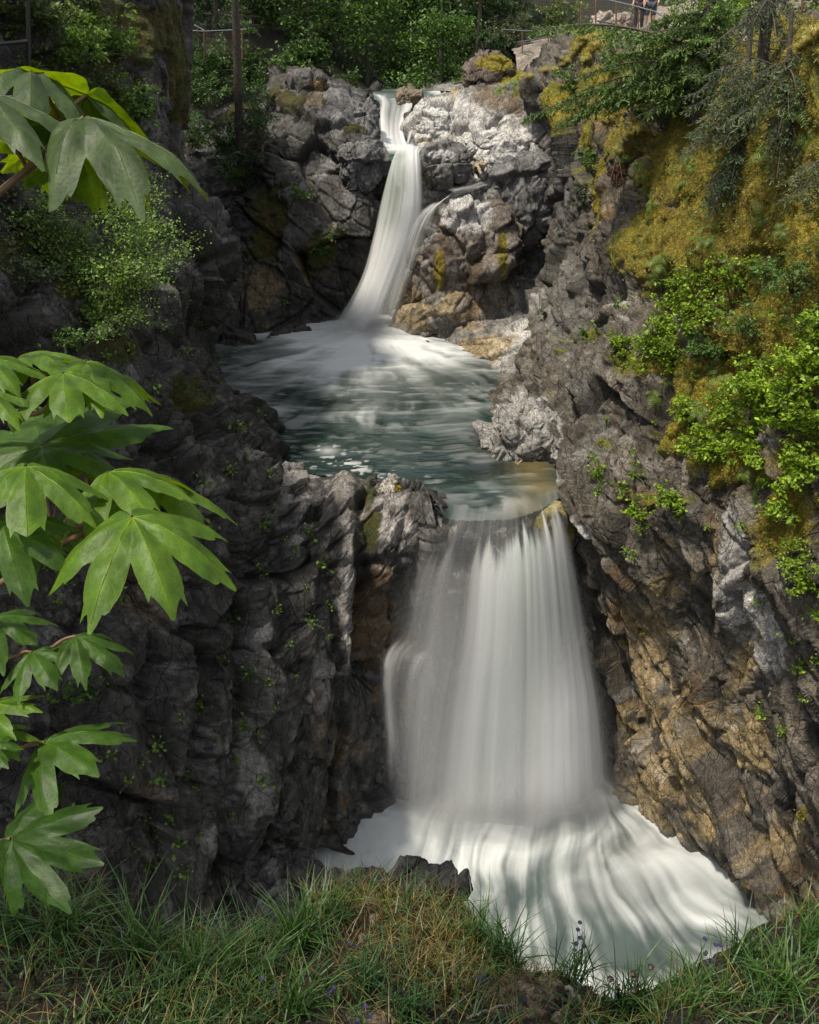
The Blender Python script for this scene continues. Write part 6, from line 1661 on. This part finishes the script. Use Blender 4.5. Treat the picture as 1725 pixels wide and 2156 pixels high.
for (x, y, h_, n, lab) in [(582,2110,.14,4,'deep blue flower low in the grass at the left'), (690,2112,.14,4,'deep blue flower near the middle of the bank'), (735,2010,.1,2,'tiny blue flower in the dry grass of the mound'), (1009,2075,.1,3,'blue flower beside the dark stone'), (746,2165,.14,3,'blue flower at the very bottom of the bank'), (1205,2050,.42,6,'tall stalk of dark blue buds above the gravel'), (1475,2070,.34,6,'tall blue flower stalk against the white water')]:
    flower('larkspur', lab, x, y, h_, M_BLUE, n, False, 'flower', 'blue flowers on the bank')
for (x, y, h_, n, lab) in [(1320,2130,.38,2,'tallest drooping dark brown bell flower'), (1295,2130,.30,2,'shorter dark brown bell flower beside the tall one'), (1272,2120,.28,1,'small dark bell flower at the left of its pair')]:
    flower('bell_flower', lab, x, y, h_, M_DARKP, n, True, 'flower', 'dark bell flowers on the bank')

# ------------------------------------------------------------------ fences
def fence(label, posts, rails, wires, pm=M_POST, rm=M_RAIL, pr_=0.03, rr_=0.025, pitch=0.07, wm=None, wr=0.0022):
    """posts: list of (px,ytop,ybase,Y); rails: list of point lists (px,py,Y); wires: quads of 4 (px,py,Y): a,b top, d,c bottom"""
    root = empty('chain_link_fence', (0, 0, 0), label, 'fence', 'chain link fences on the rims')
    for (x, y0, y1, Y) in posts:
        a = P(x, y1, Y) - np.array([0, 0, .15]); b = P(x if not isinstance(x, tuple) else x[1], y0, Y)
        mb = MB(); mb.tube(np.linspace(a, b, 4), pr_, pr_, 8)
        mb.tube(np.linspace(b, b + UPV * .03, 3), pr_ * 1.25, pr_ * .4, 8)
        mb.build('post', pm, root, True)
    for r in rails:
        pts = np.array([P(*q) for q in r]); mb = MB(); mb.tube(pts, rr_, rr_, 8); mb.build('rail', rm, root, True)
    for wq in wires:
        A_, B_, C_, D_ = [P(*q) for q in wq]     # top left, top right, bottom right, bottom left
        wd = np.linalg.norm(B_ - A_); hg = np.linalg.norm(D_ - A_)
        nu = int((wd + hg) / pitch); mb = MB(); QQ = []
        nrm = unit(np.cross(B_ - A_, D_ - A_))
        def at(u, v): return A_ * (1 - u) * (1 - v) + B_ * u * (1 - v) + C_ * u * v + D_ * (1 - u) * v
        for s in (1, -1):
            for k in range(1, nu):
                o_ = k * pitch - (hg if s == 1 else 0)
                # line u*wd = o_ + s*v*hg
                pts = []
                for v in np.linspace(0, 1, 13):
                    uu = (o_ + s * v * hg) / wd
                    pts.append((uu, v))
                ins = [(u_, v_) for (u_, v_) in pts if -0.001 <= u_ <= 1.001]
                if len(ins) < 2: continue
                pa, pb = at(*ins[0]), at(*ins[-1])
                sd = unit(np.cross(pb - pa, nrm)) * wr
                off = nrm * wr * s
                QQ.append(np.stack([pa - sd + off, pa + sd + off, pb + sd + off, pb - sd + off]))
        mb.quads(np.array(QQ), (1, 1, 1)); mb.build('wire_mesh', wm or M_WIRE, root)
    return root

fence('chain link fence with rusty posts in front of the two walkers',
  [(1224,9,70,36.5),(1255,3,92,33.5),(1298,5,78,34.0),(1345,14,72,34.0),(1372,24,80,33.5)],
  [[(1224,-2,36.5),(1282,0,34.2),(1345,15,34.0),(1381,25,33.2),(1404,39,32.4)], [(1258,44,33.4),(1295,51,33.9)]],
  [((1224,8,36.5),(1255,2,33.5),(1255,92,33.5),(1224,68,36.5)), ((1255,2,33.5),(1298,4,34.0),(1298,80,34.0),(1255,92,33.5)), ((1298,4,34.0),(1345,15,34.0),(1345,74,34.0),(1298,80,34.0)), ((1345,15,34.0),(1385,27,33.2),(1385,86,33.2),(1345,74,34.0))])
fence('low chain link fence sloping down beside the pale bushy shrub',
  [(1155,76,120,37.5),(1100,66,110,41)],
  [[(1060,62,43),(1100,65,41),(1158,66,37.6),(1224,64,36.5)], [(1090,89,41),(1155,78,37.5),(1222,66,36.5)]],
  [((1100,66,41),(1155,66,37.6),(1155,118,37.5),(1100,110,41)), ((1155,66,37.6),(1222,64,36.5),(1222,95,36.5),(1155,118,37.5))])
fence('long chain link fence with a galvanised rail behind the conifers',
  [(1520,36,130,27.5),(1600,14,110,25.5),(1690,-6,80,23.5)],
  [[(1404,60,30),(1520,36,27.5),(1600,14,25.5),(1690,-8,23.5),(1800,-40,21.5)]],
  [((1404,60,30),(1520,36,27.5),(1520,120,27.5),(1404,120,30)), ((1520,36,27.5),(1600,14,25.5),(1600,105,25.5),(1520,120,27.5)), ((1600,14,25.5),(1800,-40,21.5),(1800,60,21.5),(1600,105,25.5))])
fence('black chain link fence at the upper left corner',
  [(58,-60,182,16.5)], [[(-160,108,15.5),(-60,98,16),(58,87,16.5)]],
  [((-160,108,15.5),(58,87,16.5),(66,200,16.5),(-160,220,15.5))], M_BLACK, M_BLACK, 0.035, 0.033, 0.05, M_BLACK, 0.0028)
fence('rail fence crossing the shaded forest edge behind the mossy pillar',
  [(430,64,110,38.5),(510,62,115,38)], [[(345,16,40),(430,64,38.5)], [(345,61,40),(430,66,38.5),(519,62,38)]],
  [((430,66,38.5),(515,63,38),(515,115,38),(430,112,38.5))])

# ------------------------------------------------------------------ the two walkers
def skin_mesh(name, nodes, edges, mat, parent, sub=2):
    me = bpy.data.meshes.new(name); me.from_pydata([n_[0] for n_ in nodes], edges, [])
    o = bpy.data.objects.new(name, me); COL.objects.link(o)
    sk = o.modifiers.new('s', 'SKIN'); sk.use_smooth_shade = True
    for v, n_ in zip(me.skin_vertices[0].data, nodes):
        v.radius = n_[1] if isinstance(n_[1], tuple) else (n_[1], n_[1])
    me.skin_vertices[0].data[0].use_root = True
    sb = o.modifiers.new('d', 'SUBSURF'); sb.levels = sub; sb.render_levels = sub
    dg = bpy.context.evaluated_depsgraph_get(); dg.update()
    m2 = bpy.data.meshes.new_from_object(o.evaluated_get(dg)); m2.name = name
    o.modifiers.clear(); o.data = m2
    m2.materials.clear(); m2.materials.append(mat)
    m2.polygons.foreach_set('use_smooth', np.ones(len(m2.polygons), bool))
    o.parent = parent
    return o
M_SKIN = plain('skin', (0.42, 0.26, 0.19), .55)
def person(label, loc, yaw, top, bottom, shorts, hair, hs=1.0):
    root = empty('person', loc, label, 'person', 'walkers behind the rim fence'); root.rotation_euler = (0, 0, yaw); root.scale = (hs, hs, hs)
    B = [((0,0,.95),(.15,.11)),((0,0,1.12),(.135,.10)),((0,-.01,1.32),(.16,.11)),((0,0,1.46),(.09,.08)),((0,.0,1.53),.052),((0,.01,1.60),(.072,.085)),((0,.0,1.70),(.078,.095)),
         ((.10,0,.90),(.095,.095)),((.11,.02,.50),.06),((.11,-.03,.10),.042),((.12,.06,.035),(.04,.035)),((.12,.15,.025),(.04,.022)),
         ((-.10,0,.90),(.095,.095)),((-.12,.05,.50),.06),((-.13,-.05,.10),.042),((-.13,.04,.035),(.04,.035)),((-.13,.13,.025),(.04,.022)),
         ((.19,0,1.42),.055),((.25,-.02,1.15),.042),((.24,.10,.92),.034),((.24,.13,.86),(.035,.018)),
         ((-.19,0,1.42),.055),((-.25,-.02,1.15),.042),((-.23,.12,.94),.034),((-.22,.16,.88),(.035,.018))]
    E = [(0,1),(1,2),(2,3),(3,4),(4,5),(5,6),(0,7),(7,8),(8,9),(9,10),(10,11),(0,12),(12,13),(13,14),(14,15),(15,16),(3,17),(17,18),(18,19),(19,20),(3,21),(21,22),(22,23),(23,24)]
    for hx, base in ((1, 20), (-1, 24)):       # fingers and thumb
        p0 = np.array(B[base][0])
        for k in range(4):
            B.append((tuple(p0 + np.array([0, .02 - .016 * k + .012, -.05])), .009)); E.append((base, len(B) - 1))
            B.append((tuple(p0 + np.array([-.01 * hx, .02 - .016 * k + .014, -.09 + .006 * abs(k - 1.5)])), .007)); E.append((len(B) - 2, len(B) - 1))
        B.append((tuple(p0 + np.array([-.012 * hx, .045, -.02])), .010)); E.append((base, len(B) - 1))
    B.append(((0, .098, 1.665), .014)); E.append((6, len(B) - 1))
    skin_mesh('body', B, E, M_SKIN, root)
    g = .022
    sh = [((0,0,.90),(.165+g,.13+g)),((0,0,1.12),(.145+g,.11+g)),((0,-.01,1.32),(.165+g,.115+g)),((0,0,1.45),(.10+g,.09)),((.19,0,1.42),.06+g),((.25,-.02,1.16),.047+g),((.245,.06,1.02),.042+g),((-.19,0,1.42),.06+g),((-.25,-.02,1.16),.047+g),((-.24,.06,1.02),.042+g)]
    skin_mesh('shirt', sh, [(0,1),(1,2),(2,3),(3,4),(4,5),(5,6),(3,7),(7,8),(8,9)], top, root)
    zz = .50 if shorts else .10
    def leg(s, kx, ky, ax_, ay_):
        if shorts: return [((s*.10,0,.88),.115),((s*kx,ky,.52),.095)]
        return [((s*.10,0,.88),.115),((s*kx,ky,.50),.08),((s*ax_,ay_,.12),.062)]
    a_ = leg(1,.11,.02,.11,-.03); b_ = leg(-1,.12,.05,.13,-.05)
    nd = [((0,0,.96),(.16+g*.5,.125))] + a_ + b_
    ed = [(0,1)] + [(i, i+1) for i in range(1, len(a_))] + [(0, 1+len(a_))] + [(i, i+1) for i in range(1+len(a_), len(a_)+len(b_))]
    skin_mesh('trousers' if not shorts else 'shorts', nd, ed, bottom, root)
    hb = MB(); th = np.linspace(.02, 1.9, 12)[:, None]; ph = np.linspace(0, 6.2832, 20)[None]
    V = np.stack([.088*np.sin(th)*np.cos(ph), .105*np.sin(th)*np.sin(ph)-.02, .105*np.cos(th)+1.705+0*ph], -1); hb.add(V.reshape(-1,3), gridfaces(12,20)[:, ::-1], (1,1,1)); hb.build('hair', hair, root, True)
    return root
p1_ = on('G1', 1342, 70)[0]; p2_ = on('G1', 1363, 72)[0]
pp1 = P(1342, 69, 35.2); pp2 = P(1364, 72, 35.0)
person('person in a burgundy top and dark long trousers behind the fence', pp1, 2.6, plain('burgundy_cloth', (0.10, 0.02, 0.045), .9), plain('navy_cloth', (0.012, 0.013, 0.02), .9), False, plain('dark_hair', (0.02, 0.014, 0.01), .6))
person('person in a slate blue top and grey shorts with bare calves', pp2, 2.9, plain('slate_cloth', (0.06, 0.075, 0.13), .9), plain('grey_cloth', (0.05, 0.052, 0.06), .9), True, plain('brown_hair', (0.04, 0.025, 0.015), .6), 1.06)

# ------------------------------------------------------------------ sky, sun, camera
w = bpy.data.worlds.new("World"); S.world = w; w.use_nodes = True
nt = w.node_tree
bg = nt.nodes.get('Background')
sky = nt.nodes.new('ShaderNodeTexSky'); sky.sky_type = 'NISHITA'; sky.sun_disc = False
SUN_EL, SUN_AZ = math.radians(65), math.radians(-116)       # azimuth from +Y towards +X
sky.sun_elevation = SUN_EL; sky.sun_rotation = SUN_AZ
hs = nt.nodes.new('ShaderNodeHueSaturation'); hs.inputs['Saturation'].default_value = 0.2
nt.links.new(sky.outputs[0], hs.inputs['Color']); nt.links.new(hs.outputs[0], bg.inputs['Color']); bg.inputs['Strength'].default_value = 0.13
sd = bpy.data.lights.new('sun', 'SUN'); sd.energy = 3.0; sd.angle = math.radians(4.0); sd.color = (1, 0.91, 0.77)
so = bpy.data.objects.new('sun', sd); COL.objects.link(so)
dv = Vector((math.sin(SUN_AZ) * math.cos(SUN_EL), math.cos(SUN_AZ) * math.cos(SUN_EL), math.sin(SUN_EL)))
so.rotation_euler = dv.to_track_quat('Z', 'Y').to_euler()
so.location = dv * 60

cd = bpy.data.cameras.new('camera'); co = bpy.data.objects.new('camera', cd); COL.objects.link(co)
cd.sensor_fit = 'VERTICAL'; cd.sensor_height = 30; cd.lens = 15 / (1078 / FPX); cd.clip_start = 0.05; cd.clip_end = 2000
co.location = (0, 0, 0); co.rotation_euler = (math.pi / 2 - PITCH, 0, 0)
S.camera = co
S.view_settings.view_transform = 'Standard'; S.view_settings.look = 'None'
S.view_settings.exposure = 0.85; S.view_settings.gamma = 1.0
cy = S.cycles
cy.max_bounces = 8; cy.diffuse_bounces = 3; cy.glossy_bounces = 2; cy.transmission_bounces = 3; cy.transparent_max_bounces = 24
cy.caustics_reflective = False; cy.caustics_refractive = False
